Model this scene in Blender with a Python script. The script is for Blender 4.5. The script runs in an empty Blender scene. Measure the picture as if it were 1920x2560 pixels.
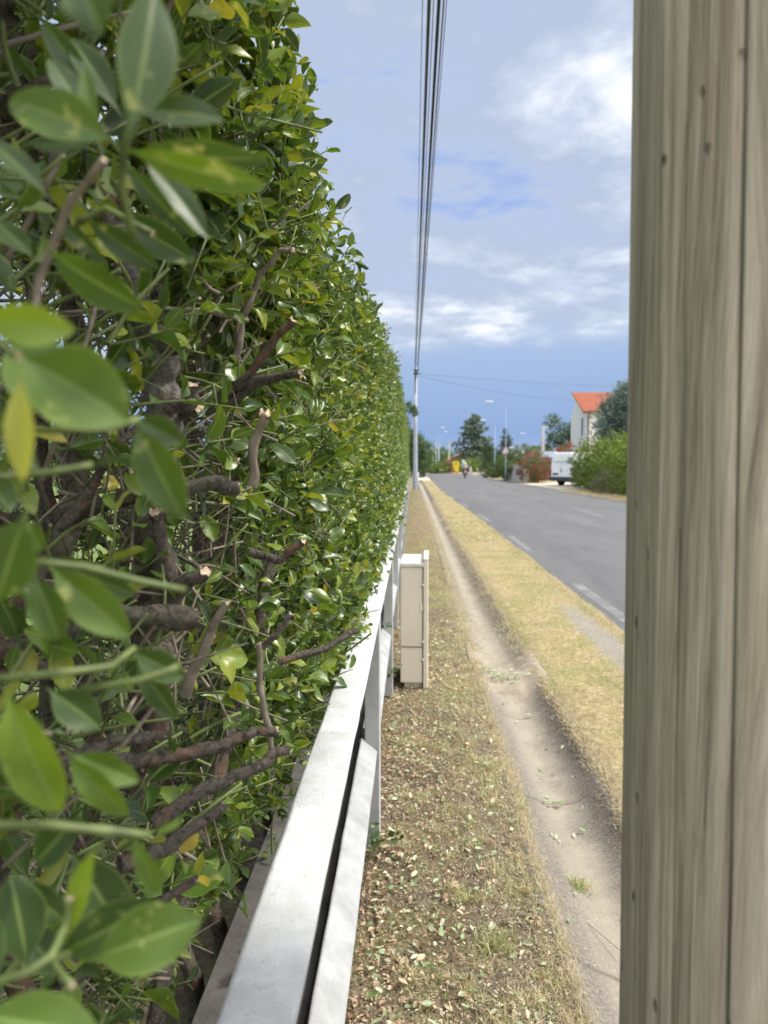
import bpy, bmesh, math, random
import numpy as np
from mathutils import Vector, Matrix
R = math.radians
SC = bpy.context.scene
COL = SC.collection
rng = np.random.default_rng(7)
random.seed(7)

# ------------------------------------------------------------------ camera
CAMZ = 1.5
PITCH = math.atan(120/1900); YAW = math.atan(70/1900)
cam_d = bpy.data.cameras.new('camera'); cam = bpy.data.objects.new('camera', cam_d); COL.objects.link(cam)
cam.location = (0, 0, CAMZ); cam.rotation_euler = (math.pi/2-PITCH, 0, YAW)
cam_d.sensor_fit = 'VERTICAL'; cam_d.sensor_height = 36; cam_d.sensor_width = 27
cam_d.lens = 36*1900/2560
cam_d.clip_start = 0.02; cam_d.clip_end = 6000
cam_d.dof.use_dof = True; cam_d.dof.focus_distance = 1.5; cam_d.dof.aperture_fstop = 6.4
SC.camera = cam
SC.render.resolution_x = 768; SC.render.resolution_y = 1024
SC.view_settings.view_transform = 'Standard'; SC.view_settings.look = 'None'
SC.view_settings.exposure = 0.50; SC.view_settings.gamma = 1.0
RM = cam.rotation_euler.to_matrix()
def P(px, py, Y):
    """point at road distance Y seen at pixel (px,py) of the 1920x2560 photo"""
    d = RM @ Vector(((px-960)/1900, -(py-1280)/1900, -1))
    return np.array((d.x/d.y*Y, Y, CAMZ + d.z/d.y*Y))

# ------------------------------------------------------------------ world
SUN_EL, SUN_AZ = 53, 84     # azimuth clockwise from +Y
w = bpy.data.worlds.new('World'); SC.world = w; w.use_nodes = True
nt = w.node_tree; nt.nodes.clear()
def N(nt, t, **k):
    n = nt.nodes.new(t)
    for a, b in k.items():
        if a.startswith('i_'):
            n.inputs[a[2:].replace('_', ' ')].default_value = b
        else: setattr(n, a, b)
    return n
def math_n(nt, op, a, b=None, c=None, clamp=False):
    n = nt.nodes.new('ShaderNodeMath'); n.operation = op; n.use_clamp = clamp
    for i, v in enumerate((a, b, c)):
        if v is None: continue
        if isinstance(v, (int, float)): n.inputs[i].default_value = v
        else: nt.links.new(v, n.inputs[i])
    return n.outputs[0]
def ramp(nt, fac, stops, interp='LINEAR'):
    n = nt.nodes.new('ShaderNodeValToRGB'); n.color_ramp.interpolation = interp
    e = n.color_ramp.elements
    while len(e) > 1: e.remove(e[-1])
    e[0].position = stops[0][0]; c = stops[0][1]; e[0].color = tuple(c)+(1,) if len(c) == 3 else c
    for p, c in stops[1:]:
        q = e.new(p); q.color = tuple(c)+(1,) if len(c) == 3 else c
    if fac is not None: nt.links.new(fac, n.inputs[0])
    return n.outputs[0]
def mixc(nt, f, a, b, mode='MIX'):
    n = nt.nodes.new('ShaderNodeMix'); n.data_type = 'RGBA'; n.blend_type = mode
    for i, v in ((0, f), (6, a), (7, b)):
        if isinstance(v, (int, float)): n.inputs[i].default_value = v
        elif isinstance(v, tuple): n.inputs[i].default_value = tuple(v)+(1,) if len(v) == 3 else v
        else: nt.links.new(v, n.inputs[i])
    return n.outputs[2]
tc = N(nt, 'ShaderNodeTexCoord'); sep = N(nt, 'ShaderNodeSeparateXYZ'); nt.links.new(tc.outputs['Generated'], sep.inputs[0])
sx, sy, sz = sep.outputs
zz = math_n(nt, 'MAXIMUM', sz, 0.0)
den = math_n(nt, 'ADD', zz, 0.16)
cmb = N(nt, 'ShaderNodeCombineXYZ')
nt.links.new(math_n(nt, 'DIVIDE', sx, den), cmb.inputs[0]); nt.links.new(math_n(nt, 'DIVIDE', sy, den), cmb.inputs[1])
def wnoise(scale, detail, rough, off, dist=0.0):
    mp = N(nt, 'ShaderNodeMapping'); mp.inputs['Location'].default_value = off
    nt.links.new(cmb.outputs[0], mp.inputs[0])
    n = N(nt, 'ShaderNodeTexNoise'); n.inputs['Scale'].default_value = scale; n.inputs['Detail'].default_value = detail
    n.inputs['Roughness'].default_value = rough; n.inputs['Distortion'].default_value = dist
    nt.links.new(mp.outputs[0], n.inputs['Vector']); return n.outputs['Fac']
n1 = wnoise(1.15, 8, 0.55, (12.4, 8.8, 5.0), 0.15)
n2 = wnoise(3.4, 9, 0.62, (9.1, 4.2, 2.0), 0.2)
dens = math_n(nt, 'ADD', math_n(nt, 'MULTIPLY', n1, 0.6), math_n(nt, 'MULTIPLY', n2, 0.4))
sky = N(nt, 'ShaderNodeTexSky', sky_type='NISHITA'); sky.sun_disc = False
sky.sun_elevation = R(SUN_EL); sky.sun_rotation = R(SUN_AZ); sky.altitude = 200
skyc = mixc(nt, 1.0, sky.outputs[0], (0.085, 0.085, 0.085), 'MULTIPLY')
cloud = ramp(nt, dens, [(0.34, (0.25, 0.36, 0.67)), (0.40, (0.37, 0.45, 0.64)), (0.47, (0.37, 0.44, 0.59)), (0.52, (0.47, 0.54, 0.68)), (0.56, (0.66, 0.71, 0.81)), (0.61, (0.88, 0.91, 0.96)), (0.74, (1.1, 1.1, 1.1))])
cloud = mixc(nt, 0.12, cloud, skyc)
# storm-blue air below the cloud deck
low = ramp(nt, sz, [(0.0, (0.28, 0.38, 0.58)), (0.04, (0.205, 0.31, 0.54)), (0.10, (0.245, 0.355, 0.57)), (0.2, (0.33, 0.43, 0.62))])
elp = math_n(nt, 'ADD', sz, math_n(nt, 'MULTIPLY', math_n(nt, 'SUBTRACT', n1, 0.5), 0.30))
cf = ramp(nt, elp, [(0.115, (0, 0, 0)), (0.20, (1, 1, 1))], 'EASE')
allc = mixc(nt, 1.0, mixc(nt, cf, low, cloud), (1.02, .995, .955), 'MULTIPLY')
# added bright-cloud glow behind the camera for fill, apart from the sun
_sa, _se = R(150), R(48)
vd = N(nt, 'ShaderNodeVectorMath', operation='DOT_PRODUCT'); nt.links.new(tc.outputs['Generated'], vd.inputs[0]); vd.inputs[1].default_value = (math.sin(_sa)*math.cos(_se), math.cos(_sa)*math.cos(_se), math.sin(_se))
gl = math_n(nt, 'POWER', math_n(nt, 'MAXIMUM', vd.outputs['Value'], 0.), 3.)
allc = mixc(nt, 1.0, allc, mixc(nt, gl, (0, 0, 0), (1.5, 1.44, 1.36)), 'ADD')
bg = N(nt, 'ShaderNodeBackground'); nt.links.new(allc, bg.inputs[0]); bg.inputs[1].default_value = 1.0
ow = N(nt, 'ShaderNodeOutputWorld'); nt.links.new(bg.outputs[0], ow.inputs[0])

# ------------------------------------------------------------------ sun
sl = bpy.data.lights.new('sun', 'SUN'); sl.energy = 3.3; sl.angle = R(12); sl.color = (1.0, 0.955, 0.88)
so = bpy.data.objects.new('sun', sl); COL.objects.link(so)
az = R(SUN_AZ); el = R(SUN_EL)
sd = Vector((math.sin(az)*math.cos(el), math.cos(az)*math.cos(el), math.sin(el)))
so.rotation_euler = sd.to_track_quat('Z', 'Y').to_euler()

# ------------------------------------------------------------------ helpers
def link(o, parent=None):
    COL.objects.link(o)
    if parent is not None: o.parent = parent
    return o
def tag(o, label=None, cat=None, group=None, kind=None):
    if label: o['label'] = label
    if cat: o['category'] = cat
    if group: o['group'] = group
    if kind: o['kind'] = kind
    return o
def thing(name, label, cat, loc=(0, 0, 0), rz=0, group=None):
    o = bpy.data.objects.new(name, None); link(o); o.location = loc; o.rotation_euler = (0, 0, rz)
    o.empty_display_size = .2
    return tag(o, label, cat, group)
def dup(root, loc=None, rz=None, label=None):
    r = root.copy(); COL.objects.link(r)
    if loc is not None: r.location = loc
    if rz is not None: r.rotation_euler = (0, 0, rz)
    if label: r['label'] = label
    for ch in list(root.children):
        c = ch.copy(); COL.objects.link(c); c.parent = r
        for g in list(ch.children):
            d = g.copy(); COL.objects.link(d); d.parent = c
    return r
def mesh_np(name, V, F, mat, parent=None, smooth=True, attrs=None, mi=None):
    """V (n,3); F (m,k) int array or list of such arrays"""
    if not isinstance(F, list): F = [F]
    F = [f for f in F if len(f)]
    me = bpy.data.meshes.new(name)
    nl = sum(f.size for f in F); nf = sum(len(f) for f in F)
    me.vertices.add(len(V)); me.vertices.foreach_set('co', np.asarray(V, dtype=np.float32).ravel())
    me.loops.add(nl); me.polygons.add(nf)
    lv = np.concatenate([f.ravel() for f in F]).astype(np.int32)
    sizes = np.concatenate([np.full(len(f), f.shape[1]) for f in F]).astype(np.int32)
    st = np.concatenate([[0], np.cumsum(sizes)[:-1]]).astype(np.int32)
    me.loops.foreach_set('vertex_index', lv)
    me.polygons.foreach_set('loop_start', st)
    me.update(calc_edges=True); me.validate()
    if smooth: me.polygons.foreach_set('use_smooth', np.ones(len(me.polygons), dtype=bool))
    mats = mat if isinstance(mat, (list, tuple)) else [mat]
    for m in mats: me.materials.append(m)
    if mi is not None: me.polygons.foreach_set('material_index', np.asarray(mi, dtype=np.int32))
    for k, a in (attrs or {}).items():
        at = me.attributes.new(k, 'FLOAT', 'POINT'); at.data.foreach_set('value', np.asarray(a, dtype=np.float32))
    o = bpy.data.objects.new(name, me)
    return link(o, parent)

class MB:
    """collects simple solids into one mesh"""
    def __init__(s): s.v = []; s.f = []; s.m = []; s.sm = []
    def add(s, vs, fs, mi=0, smooth=False):
        b = len(s.v); s.v += [tuple(map(float, v)) for v in vs]
        s.f += [tuple(b+i for i in f) for f in fs]; s.m += [mi]*len(fs); s.sm += [smooth]*len(fs); return s
    def box(s, c, d, rz=0, mi=0, taper=1.0):
        x, y, z = d[0]/2, d[1]/2, d[2]/2; ca, sa = math.cos(rz), math.sin(rz); vs = []
        for zz_ in (-z, z):
            k = taper if zz_ > 0 else 1
            for a, b in ((-x, -y), (x, -y), (x, y), (-x, y)):
                a *= k; b *= k
                vs.append((c[0]+a*ca-b*sa, c[1]+a*sa+b*ca, c[2]+zz_))
        return s.add(vs, [(3, 2, 1, 0), (4, 5, 6, 7), (0, 1, 5, 4), (1, 2, 6, 5), (2, 3, 7, 6), (3, 0, 4, 7)], mi)
    def tube(s, pts, rad, seg=8, mi=0, cap_mi=None, cap=True, jit=0.0):
        pts = [np.array(p, float) for p in pts]; n = len(pts)
        if isinstance(rad, (int, float)): rad = [rad]*n
        t0 = pts[1]-pts[0]; t0 = t0/ (np.linalg.norm(t0)+1e-12)
        up = np.array((0, 0, 1.)) if abs(t0[2]) < .9 else np.array((1., 0, 0))
        u = np.cross(t0, up); u /= np.linalg.norm(u); vs = []
        for i in range(n):
            t = pts[min(i+1, n-1)]-pts[max(i-1, 0)]; t = t/(np.linalg.norm(t)+1e-12)
            u = u-t*np.dot(u, t); u /= np.linalg.norm(u)+1e-12; w_ = np.cross(t, u)
            for k in range(seg):
                a = 2*math.pi*k/seg; r = rad[i]*(1+jit*random.uniform(-1, 1))
                vs.append(pts[i]+u*math.cos(a)*r+w_*math.sin(a)*r)
        fs = [(i*seg+k, i*seg+(k+1) % seg, (i+1)*seg+(k+1) % seg, (i+1)*seg+k) for i in range(n-1) for k in range(seg)]
        b = len(s.v)
        s.add(vs, fs, mi, True)
        if cap:
            s.f.append(tuple(b+k for k in range(seg-1, -1, -1))); s.m.append(mi); s.sm.append(False)
            s.f.append(tuple(b+(n-1)*seg+k for k in range(seg))); s.m.append(mi if cap_mi is None else cap_mi); s.sm.append(False)
        return s
    def lathe(s, prof, c=(0, 0, 0), seg=20, mi=0, axis='z'):
        vs = []
        for r, h in prof:
            for k in range(seg):
                a = 2*math.pi*k/seg; p = (r*math.cos(a), r*math.sin(a), h)
                if axis == 'x': p = (p[2], p[0], p[1])
                if axis == 'y': p = (p[0], p[2], p[1])
                vs.append((c[0]+p[0], c[1]+p[1], c[2]+p[2]))
        n = len(prof)
        fs = [(i*seg+k, i*seg+(k+1) % seg, (i+1)*seg+(k+1) % seg, (i+1)*seg+k) for i in range(n-1) for k in range(seg)]
        fs += [tuple(range(seg-1, -1, -1)), tuple((n-1)*seg+k for k in range(seg))]
        return s.add(vs, fs, mi, True)
    def prism(s, poly, h0, h1, mi=0, axis='z', c=(0, 0, 0), rz=0):
        n = len(poly); vs = []
        for h in (h0, h1):
            for a, b in poly:
                p = {'z': (a, b, h), 'x': (h, a, b), 'y': (a, h, b)}[axis]
                x = p[0]*math.cos(rz)-p[1]*math.sin(rz); y = p[0]*math.sin(rz)+p[1]*math.cos(rz)
                vs.append((c[0]+x, c[1]+y, c[2]+p[2]))
        fs = [tuple(range(n-1, -1, -1)), tuple(range(n, 2*n))]+[(i, (i+1) % n, n+(i+1) % n, n+i) for i in range(n)]
        return s.add(vs, fs, mi)
    def sphere(s, c, r, seg=14, rings=9, mi=0):
        if isinstance(r, (int, float)): r = (r, r, r)
        pr = [(max(math.sin(math.pi*i/rings), .002), -math.cos(math.pi*i/rings)) for i in range(rings+1)]
        b = len(s.v); s.lathe(pr, (0, 0, 0), seg, mi)
        for i in range(b, len(s.v)):
            v = s.v[i]; s.v[i] = (c[0]+v[0]*r[0], c[1]+v[1]*r[1], c[2]+v[2]*r[2])
        return s
    def build(s, name, mat, parent=None, bevel=0, seg=2):
        me = bpy.data.meshes.new(name); me.from_pydata(s.v, [], s.f)
        for m in (mat if isinstance(mat, (list, tuple)) else [mat]): me.materials.append(m)
        me.polygons.foreach_set('material_index', s.m); me.polygons.foreach_set('use_smooth', s.sm)
        bm = bmesh.new(); bm.from_mesh(me); bmesh.ops.recalc_face_normals(bm, faces=bm.faces); bm.to_mesh(me); bm.free()
        me.update(); o = bpy.data.objects.new(name, me); link(o, parent)
        if bevel:
            md = o.modifiers.new('bevel', 'BEVEL'); md.width = bevel; md.segments = seg; md.limit_method = 'ANGLE'; md.angle_limit = R(35)
        return o

# ------------------------------------------------------------------ materials
def new_mat(name, rough=.7, spec=.5):
    m = bpy.data.materials.new(name); m.use_nodes = True; nt = m.node_tree; nt.nodes.clear()
    o = N(nt, 'ShaderNodeOutputMaterial'); b = N(nt, 'ShaderNodeBsdfPrincipled')
    b.inputs['Roughness'].default_value = rough; b.inputs['Specular IOR Level'].default_value = spec
    nt.links.new(b.outputs[0], o.inputs[0]); return m, nt, b, o
def coords(nt, scale=(1, 1, 1), obj=True, loc=(0, 0, 0)):
    t = N(nt, 'ShaderNodeTexCoord'); mp = N(nt, 'ShaderNodeMapping'); mp.inputs['Scale'].default_value = scale; mp.inputs['Location'].default_value = loc
    nt.links.new(t.outputs['Object'], mp.inputs[0]); return mp.outputs[0]
def noise(nt, vec, scale, detail=4, rough=.55, dist=0):
    n = N(nt, 'ShaderNodeTexNoise'); n.inputs['Scale'].default_value = scale; n.inputs['Detail'].default_value = detail
    n.inputs['Roughness'].default_value = rough; n.inputs['Distortion'].default_value = dist
    nt.links.new(vec, n.inputs['Vector']); return n.outputs['Fac']
def bump(nt, b, h, strength=.3, dist=.01):
    n = N(nt, 'ShaderNodeBump'); n.inputs['Strength'].default_value = strength; n.inputs['Distance'].default_value = dist
    nt.links.new(h, n.inputs['Height']); nt.links.new(n.outputs[0], b.inputs['Normal'])
def simple(name, col, rough=.6, var=.12, scale=8, bmp=0, bscale=60, metal=0, bdist=.003, spec=.5):
    m, nt, b, o = new_mat(name, rough, spec)
    v = coords(nt); f = noise(nt, v, scale, 5)
    d = tuple(c*(1-var) for c in col); l = tuple(min(1, c*(1+var)) for c in col)
    nt.links.new(ramp(nt, f, [(.3, d), (.7, l)]), b.inputs['Base Color']); b.inputs['Metallic'].default_value = metal
    if bmp: bump(nt, b, noise(nt, v, bscale, 4), bmp, bdist)
    return m

def leaf_mat(name, cols, rough=.34, trans=.26, vein=True, spot=.0, spec=.5):
    m, nt, b, o = new_mat(name, rough, spec)
    at = N(nt, 'ShaderNodeAttribute', attribute_name='tone')
    c = ramp(nt, at.outputs['Fac'], cols)
    if vein:
        su = N(nt, 'ShaderNodeAttribute', attribute_name='su'); tt = N(nt, 'ShaderNodeAttribute', attribute_name='tt')
        mid = ramp(nt, su.outputs['Fac'], [(0.0, (.55,)*3), (.06, (.18,)*3), (.14, (0,)*3)])
        # side veins
        ph = math_n(nt, 'SUBTRACT', math_n(nt, 'MULTIPLY', tt.outputs['Fac'], 52.), math_n(nt, 'MULTIPLY', su.outputs['Fac'], 9.))
        vn = math_n(nt, 'MULTIPLY', math_n(nt, 'POWER', math_n(nt, 'ABSOLUTE', math_n(nt, 'SINE', ph)), 14.), .13)
        vv = math_n(nt, 'MAXIMUM', mid, vn)
        c = mixc(nt, vv, c, (0.33, 0.42, 0.12))
        e = math_n(nt, 'MULTIPLY', ramp(nt, su.outputs['Fac'], [(.86, (0,)*3), (1., (1,)*3)]), .35)
        c = mixc(nt, e, c, (0.30, 0.40, 0.10))
    if spot:
        v9 = coords(nt); bf = noise(nt, v9, 23, 4, .7)
        c = mixc(nt, math_n(nt, 'MULTIPLY', ramp(nt, bf, [(.35, (.6,)*3), (.5, (0,)*3)]), .5), c, (.03, .05, .012))
        v = coords(nt); f = noise(nt, v, 55, 3, .6)
        c = mixc(nt, math_n(nt, 'MULTIPLY', ramp(nt, f, [(.62, (0,)*3), (.70, (1,)*3)]), spot), c, (.50, .50, .16))
    nt.links.new(c, b.inputs['Base Color'])
    tr = N(nt, 'ShaderNodeBsdfTranslucent'); mx = N(nt, 'ShaderNodeMixShader'); mx.inputs[0].default_value = trans
    hs = N(nt, 'ShaderNodeHueSaturation'); hs.inputs['Hue'].default_value = .485; hs.inputs['Saturation'].default_value = 1.1; hs.inputs['Value'].default_value = 1.7
    nt.links.new(c, hs.inputs['Color']); nt.links.new(hs.outputs[0], tr.inputs[0])
    nt.links.new(b.outputs[0], mx.inputs[1]); nt.links.new(tr.outputs[0], mx.inputs[2]); nt.links.new(mx.outputs[0], o.inputs[0])
    return m
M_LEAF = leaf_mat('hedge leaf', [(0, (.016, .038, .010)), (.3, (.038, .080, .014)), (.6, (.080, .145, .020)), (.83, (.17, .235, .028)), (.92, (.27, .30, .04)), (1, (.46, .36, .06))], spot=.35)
M_LEAFH = leaf_mat('near hedge leaf', [(0, (.018, .042, .010)), (.4, (.045, .090, .014)), (.7, (.12, .20, .022)), (.88, (.26, .36, .03)), (1, (.46, .45, .08))], spot=.5, rough=.42)
M_TREE = {}
def tree_mat(name, dark, mid, light, trans=.25, rough=.6):
    M_TREE[name] = leaf_mat(name, [(0, dark), (.5, mid), (1, light)], rough, trans, vein=False); return M_TREE[name]
def bark_mat(name, a, b_, scale=40):
    m, nt, b, o = new_mat(name, .92, .15)
    v = coords(nt); f = noise(nt, v, scale, 8, .75, .8); g = noise(nt, v, 16, 4, .6); h = noise(nt, v, 320, 4, .7)
    c = ramp(nt, f, [(.36, a), (.5, tuple((x+y)/2 for x, y in zip(a, b_))), (.62, b_)])
    c = mixc(nt, math_n(nt, 'MULTIPLY', ramp(nt, h, [(.55, (0,)*3), (.7, (1,)*3)]), .5), c, tuple(min(1, x*1.7) for x in b_))
    c = mixc(nt, math_n(nt, 'MULTIPLY', ramp(nt, g, [(.52, (0,)*3), (.62, (1,)*3)]), .55), c, (.15, .16, .10))
    c = mixc(nt, math_n(nt, 'MULTIPLY', ramp(nt, g, [(.36, (1,)*3), (.44, (0,)*3)]), .6), c, (.24, .13, .08))
    nt.links.new(c, b.inputs['Base Color'])
    bump(nt, b, math_n(nt, 'ADD', f, math_n(nt, 'MULTIPLY', h, .4)), 1.0, .006); return m
M_BARK = bark_mat('hedge bark', (.03, .025, .021), (.21, .18, .15), 120)
M_BARKG = bark_mat('grey bark', (.09, .08, .075), (.30, .27, .25), 80)
M_CUT = simple('cut wood', (.55, .42, .29), .8, .5, 260, .8, 300)
M_TWIG = simple('green twig', (.115, .15, .04), .55, .5, 40)
M_TWIGB = simple('brown twig', (.20, .165, .125), .8, .4, 60, .3)

# concrete of the fence
def concrete(name, lo, hi, speck=(.22, .22, .21), bs=.25, fine=260, dirt=None):
    m, nt, b, o = new_mat(name, .85, .3)
    v = coords(nt); f = noise(nt, v, 9, 8, .65); g = noise(nt, v, fine, 3, .6)
    c = ramp(nt, f, [(.32, lo), (.62, hi)])
    c = mixc(nt, math_n(nt, 'MULTIPLY', ramp(nt, g, [(.60, (0,)*3), (.70, (1,)*3)]), .45), c, speck)
    vo = N(nt, 'ShaderNodeTexVoronoi'); vo.inputs['Scale'].default_value = 70; nt.links.new(v, vo.inputs['Vector'])
    pits = ramp(nt, vo.outputs['Distance'], [(.0, (1,)*3), (.10, (0,)*3)])
    pm = math_n(nt, 'MULTIPLY', pits, ramp(nt, noise(nt, v, 14, 2), [(.55, (0,)*3), (.62, (1,)*3)]))
    c = mixc(nt, math_n(nt, 'MULTIPLY', pm, .8), c, (.16, .14, .12))
    if dirt:
        d = noise(nt, coords(nt, (1, 1, 1)), 3.2, 6, .7)
        c = mixc(nt, math_n(nt, 'MULTIPLY', ramp(nt, d, [(.5, (0,)*3), (.7, (1,)*3)]), .6), c, dirt)
    nt.links.new(c, b.inputs['Base Color'])
    h = math_n(nt, 'ADD', math_n(nt, 'MULTIPLY', noise(nt, v, 110, 6, .7), .8), math_n(nt, 'MULTIPLY', g, .3))
    bump(nt, b, math_n(nt, 'SUBTRACT', h, math_n(nt, 'MULTIPLY', pm, .8)), bs, .004); return m
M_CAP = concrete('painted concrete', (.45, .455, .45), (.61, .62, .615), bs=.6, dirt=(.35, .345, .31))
M_RAIL = concrete('lower rail concrete', (.30, .305, .30), (.44, .45, .445), bs=.55, dirt=(.26, .255, .225))  # cap concrete with its colour darkened to offset sun on the sloped top
M_POST = concrete('post concrete', (.36, .37, .355), (.50, .50, .48), dirt=(.32, .31, .27))
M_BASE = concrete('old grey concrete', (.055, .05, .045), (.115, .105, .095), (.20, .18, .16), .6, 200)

# ------------------------------------------------------------------ ground
def gutter_z(x):
    xs = [.40, .455, .50, .56, .63, .70, .78, .85, .90, .93, .98]; zs = [.0, .0, -.022, -.055, -.082, -.088, -.07, -.025, .012, .022, .02]
    return np.interp(x, xs, zs)
def vnoise(x, y, seed=0):
    """cheap smooth value noise, vectorised"""
    xi = np.floor(x).astype(int); yi = np.floor(y).astype(int); fx = x-xi; fy = y-yi
    def h(a, b):
        k = (a*374761393+b*668265263+seed*974711) & 0x7fffffff
        k = ((k ^ (k >> 13))*1274126177) & 0x7fffffff
        return (k ^ (k >> 16)) % 10007/10007.
    sx_ = fx*fx*(3-2*fx); sy_ = fy*fy*(3-2*fy)
    return (h(xi, yi)*(1-sx_)+h(xi+1, yi)*sx_)*(1-sy_)+(h(xi, yi+1)*(1-sx_)+h(xi+1, yi+1)*sx_)*sy_
def edgeL(Y):
    return np.interp(Y, [-30, 6, 20, 41, 75, 130], [1.86, 1.84, 1.80, 1.55, 1.75, 2.2])
def edgeR(Y): return np.interp(Y, [-30, 10, 40, 85, 100], [8.9, 8.9, 8.45, 8.3, 8.6])
def fill_amt(Y):      # soil that has filled the channel around Y=5.3
    return np.exp(-((Y-5.45)/.28)**2)
def gh(x, y):
    x = np.asarray(x, float); y = np.asarray(y, float)
    z = (vnoise(x*7, y*7, 3)-.5)*.022+(vnoise(x*1.7, y*1.7, 5)-.5)*.03
    ch = (x > .40) & (x < .98)
    g = gutter_z(x)
    z = np.where(ch, z*.3+g*(1-.55*fill_amt(y)), z); z = np.where((x > .47) & (x < .90), z-.03, z)
    z = np.where((x > .98) & (x < edgeL(y)+.1), z+.012, z)
    road = (x > edgeL(y)+.06) & (x < edgeR(y)-.1) & (y < 121)
    cross = (y > 90) & (y < 119) & (x > -28) & (x < 38)
    z = np.where(road | cross, -.05, z)
    z = np.where((x > 2.2), np.minimum(z, .004), z)
    return z
xs = np.concatenate([[-3000, -1200, -500, -200, -90, -45, -29, -28, -27, -12, -6, -3, -1.6, -.9], np.arange(-.5, .38, .05), np.arange(.40, .99, .03), np.arange(1.03, 2.1, .05),
                     [2.3, 3, 4, 5, 6, 7, 7.6, 8.1, 8.3, 8.5, 8.7, 8.9, 9.1, 9.5, 10, 11, 12, 14, 17, 20, 25, 30, 37, 38, 39, 60, 120, 300, 800, 1800, 3000]])
ys = np.concatenate([[-300, -60, -20, -8, -3], np.arange(-1, 12, .05), np.arange(12, 45, .4), np.arange(45, 90, 3), [89.5, 90, 90.5, 95, 100, 110, 118.5, 119, 119.5, 121, 122, 126, 135, 150, 180, 240, 350, 500, 800, 1300, 2200, 3500]])
GX, GY = np.meshgrid(xs, ys)
near_m = (GY < 45)
GZ = gh(GX, GY)
def grid_faces(nx, ny, off=0):
    i = np.arange(nx-1); j = np.arange(ny-1); I, J = np.meshgrid(i, j); a = (J*nx+I).ravel()+off
    return np.stack([a, a+1, a+nx+1, a+nx], 1)
m, nt_, b, o_ = new_mat('verge soil', .95, .15)
v = coords(nt_); f1 = noise(nt_, v, 26, 8, .7); f2 = noise(nt_, v, 1.6, 4, .6); f3 = noise(nt_, v, 170, 4, .7)
soil = ramp(nt_, f1, [(.3, (.07, .055, .04)), (.5, (.155, .12, .085)), (.7, (.30, .245, .17))])
dry = ramp(nt_, f1, [(.3, (.20, .155, .09)), (.5, (.36, .285, .15)), (.65, (.52, .43, .24))])
grn = ramp(nt_, f1, [(.3, (.17, .17, .065)), (.7, (.32, .31, .12))])
tcx = N(nt_, 'ShaderNodeSeparateXYZ'); nt_.links.new(v, tcx.inputs[0])
rightm = ramp(nt_, math_n(nt_, 'ADD', tcx.outputs[0], math_n(nt_, 'MULTIPLY', f2, .3)), [(1.02, (0,)*3), (1.0, (0,)*3)])
side = N(nt_, 'ShaderNodeMapRange'); side.inputs[1].default_value = .85; side.inputs[2].default_value = 1.05; nt_.links.new(tcx.outputs[0], side.inputs[0])
far = N(nt_, 'ShaderNodeMapRange'); far.inputs[1].default_value = 5; far.inputs[2].default_value = 14; nt_.links.new(tcx.outputs[1], far.inputs[0])
sm_ = math_n(nt_, 'MAXIMUM', side.outputs[0], math_n(nt_, 'MULTIPLY', far.outputs[0], .35))
c = mixc(nt_, sm_, soil, dry)
c = mixc(nt_, math_n(nt_, 'MULTIPLY', ramp(nt_, f2, [(.48, (0,)*3), (.60, (1,)*3)]), .7), c, grn)
gxm = math_n(nt_, 'POWER', math_n(nt_, 'DIVIDE', math_n(nt_, 'SUBTRACT', tcx.outputs[0], 1.62), .19), 2.)
gym = math_n(nt_, 'POWER', math_n(nt_, 'ABSOLUTE', math_n(nt_, 'DIVIDE', math_n(nt_, 'SUBTRACT', tcx.outputs[1], 6.6), 2.1)), 2.)
gm = math_n(nt_, 'ADD', math_n(nt_, 'ADD', gxm, gym), math_n(nt_, 'MULTIPLY', noise(nt_, v, 7, 5, .7), 2.2))
gm = ramp(nt_, math_n(nt_, 'DIVIDE', gm, 3.), [(.42, (1,)*3), (.62, (0,)*3)])
c = mixc(nt_, math_n(nt_, 'MULTIPLY', gm, .9), c, ramp(nt_, f3, [(.4, (.16, .145, .13)), (.6, (.44, .40, .35))]))
leftg = N(nt_, 'ShaderNodeMapRange'); leftg.inputs[1].default_value = -.8; leftg.inputs[2].default_value = -1.4; nt_.links.new(tcx.outputs[0], leftg.inputs[0])
c = mixc(nt_, leftg.outputs[0], c, mixc(nt_, f1, (.10, .16, .05), (.22, .26, .09)))
nt_.links.new(c, b.inputs['Base Color'])
bump(nt_, b, math_n(nt_, 'ADD', f1, math_n(nt_, 'MULTIPLY', f3, .5)), .9, .012)
M_SOIL = m
ground = mesh_np('ground', np.stack([GX.ravel(), GY.ravel(), GZ.ravel()], 1), grid_faces(len(xs), len(ys)), M_SOIL)
tag(ground, kind='structure')

# road
m, nt_, b, o_ = new_mat('asphalt', .88, .3)
v = coords(nt_); f1 = noise(nt_, v, 120, 4, .75); f2 = noise(nt_, coords(nt_, (1, .12, 1)), 1.1, 5, .6); f3 = noise(nt_, v, 34, 4, .6)
c = ramp(nt_, f1, [(.3, (.07, .07, .073)), (.52, (.125, .125, .127)), (.70, (.27, .27, .265))])
c = mixc(nt_, math_n(nt_, 'MULTIPLY', ramp(nt_, f2, [(.38, (0,)*3), (.60, (1,)*3)]), .6), c, (.165, .163, .162))
c = mixc(nt_, math_n(nt_, 'MULTIPLY', ramp(nt_, noise(nt_, coords(nt_, (1, .3, 1)), 2.4, 6, .7), [(.5, (0,)*3), (.62, (1,)*3)]), .35), c, (.095, .095, .098))
nt_.links.new(c, b.inputs['Base Color']); bump(nt_, b, f1, .55, .006)
M_ROAD = m
ry = np.concatenate([np.arange(-25, 2, 1.5), np.arange(2, 45, .12), np.arange(45, 121, 1.)])
el_ = edgeL(ry)+(vnoise(ry*3.1, ry*0, 11)-.5)*.07+(vnoise(ry*9., ry*0, 12)-.5)*.03
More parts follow.
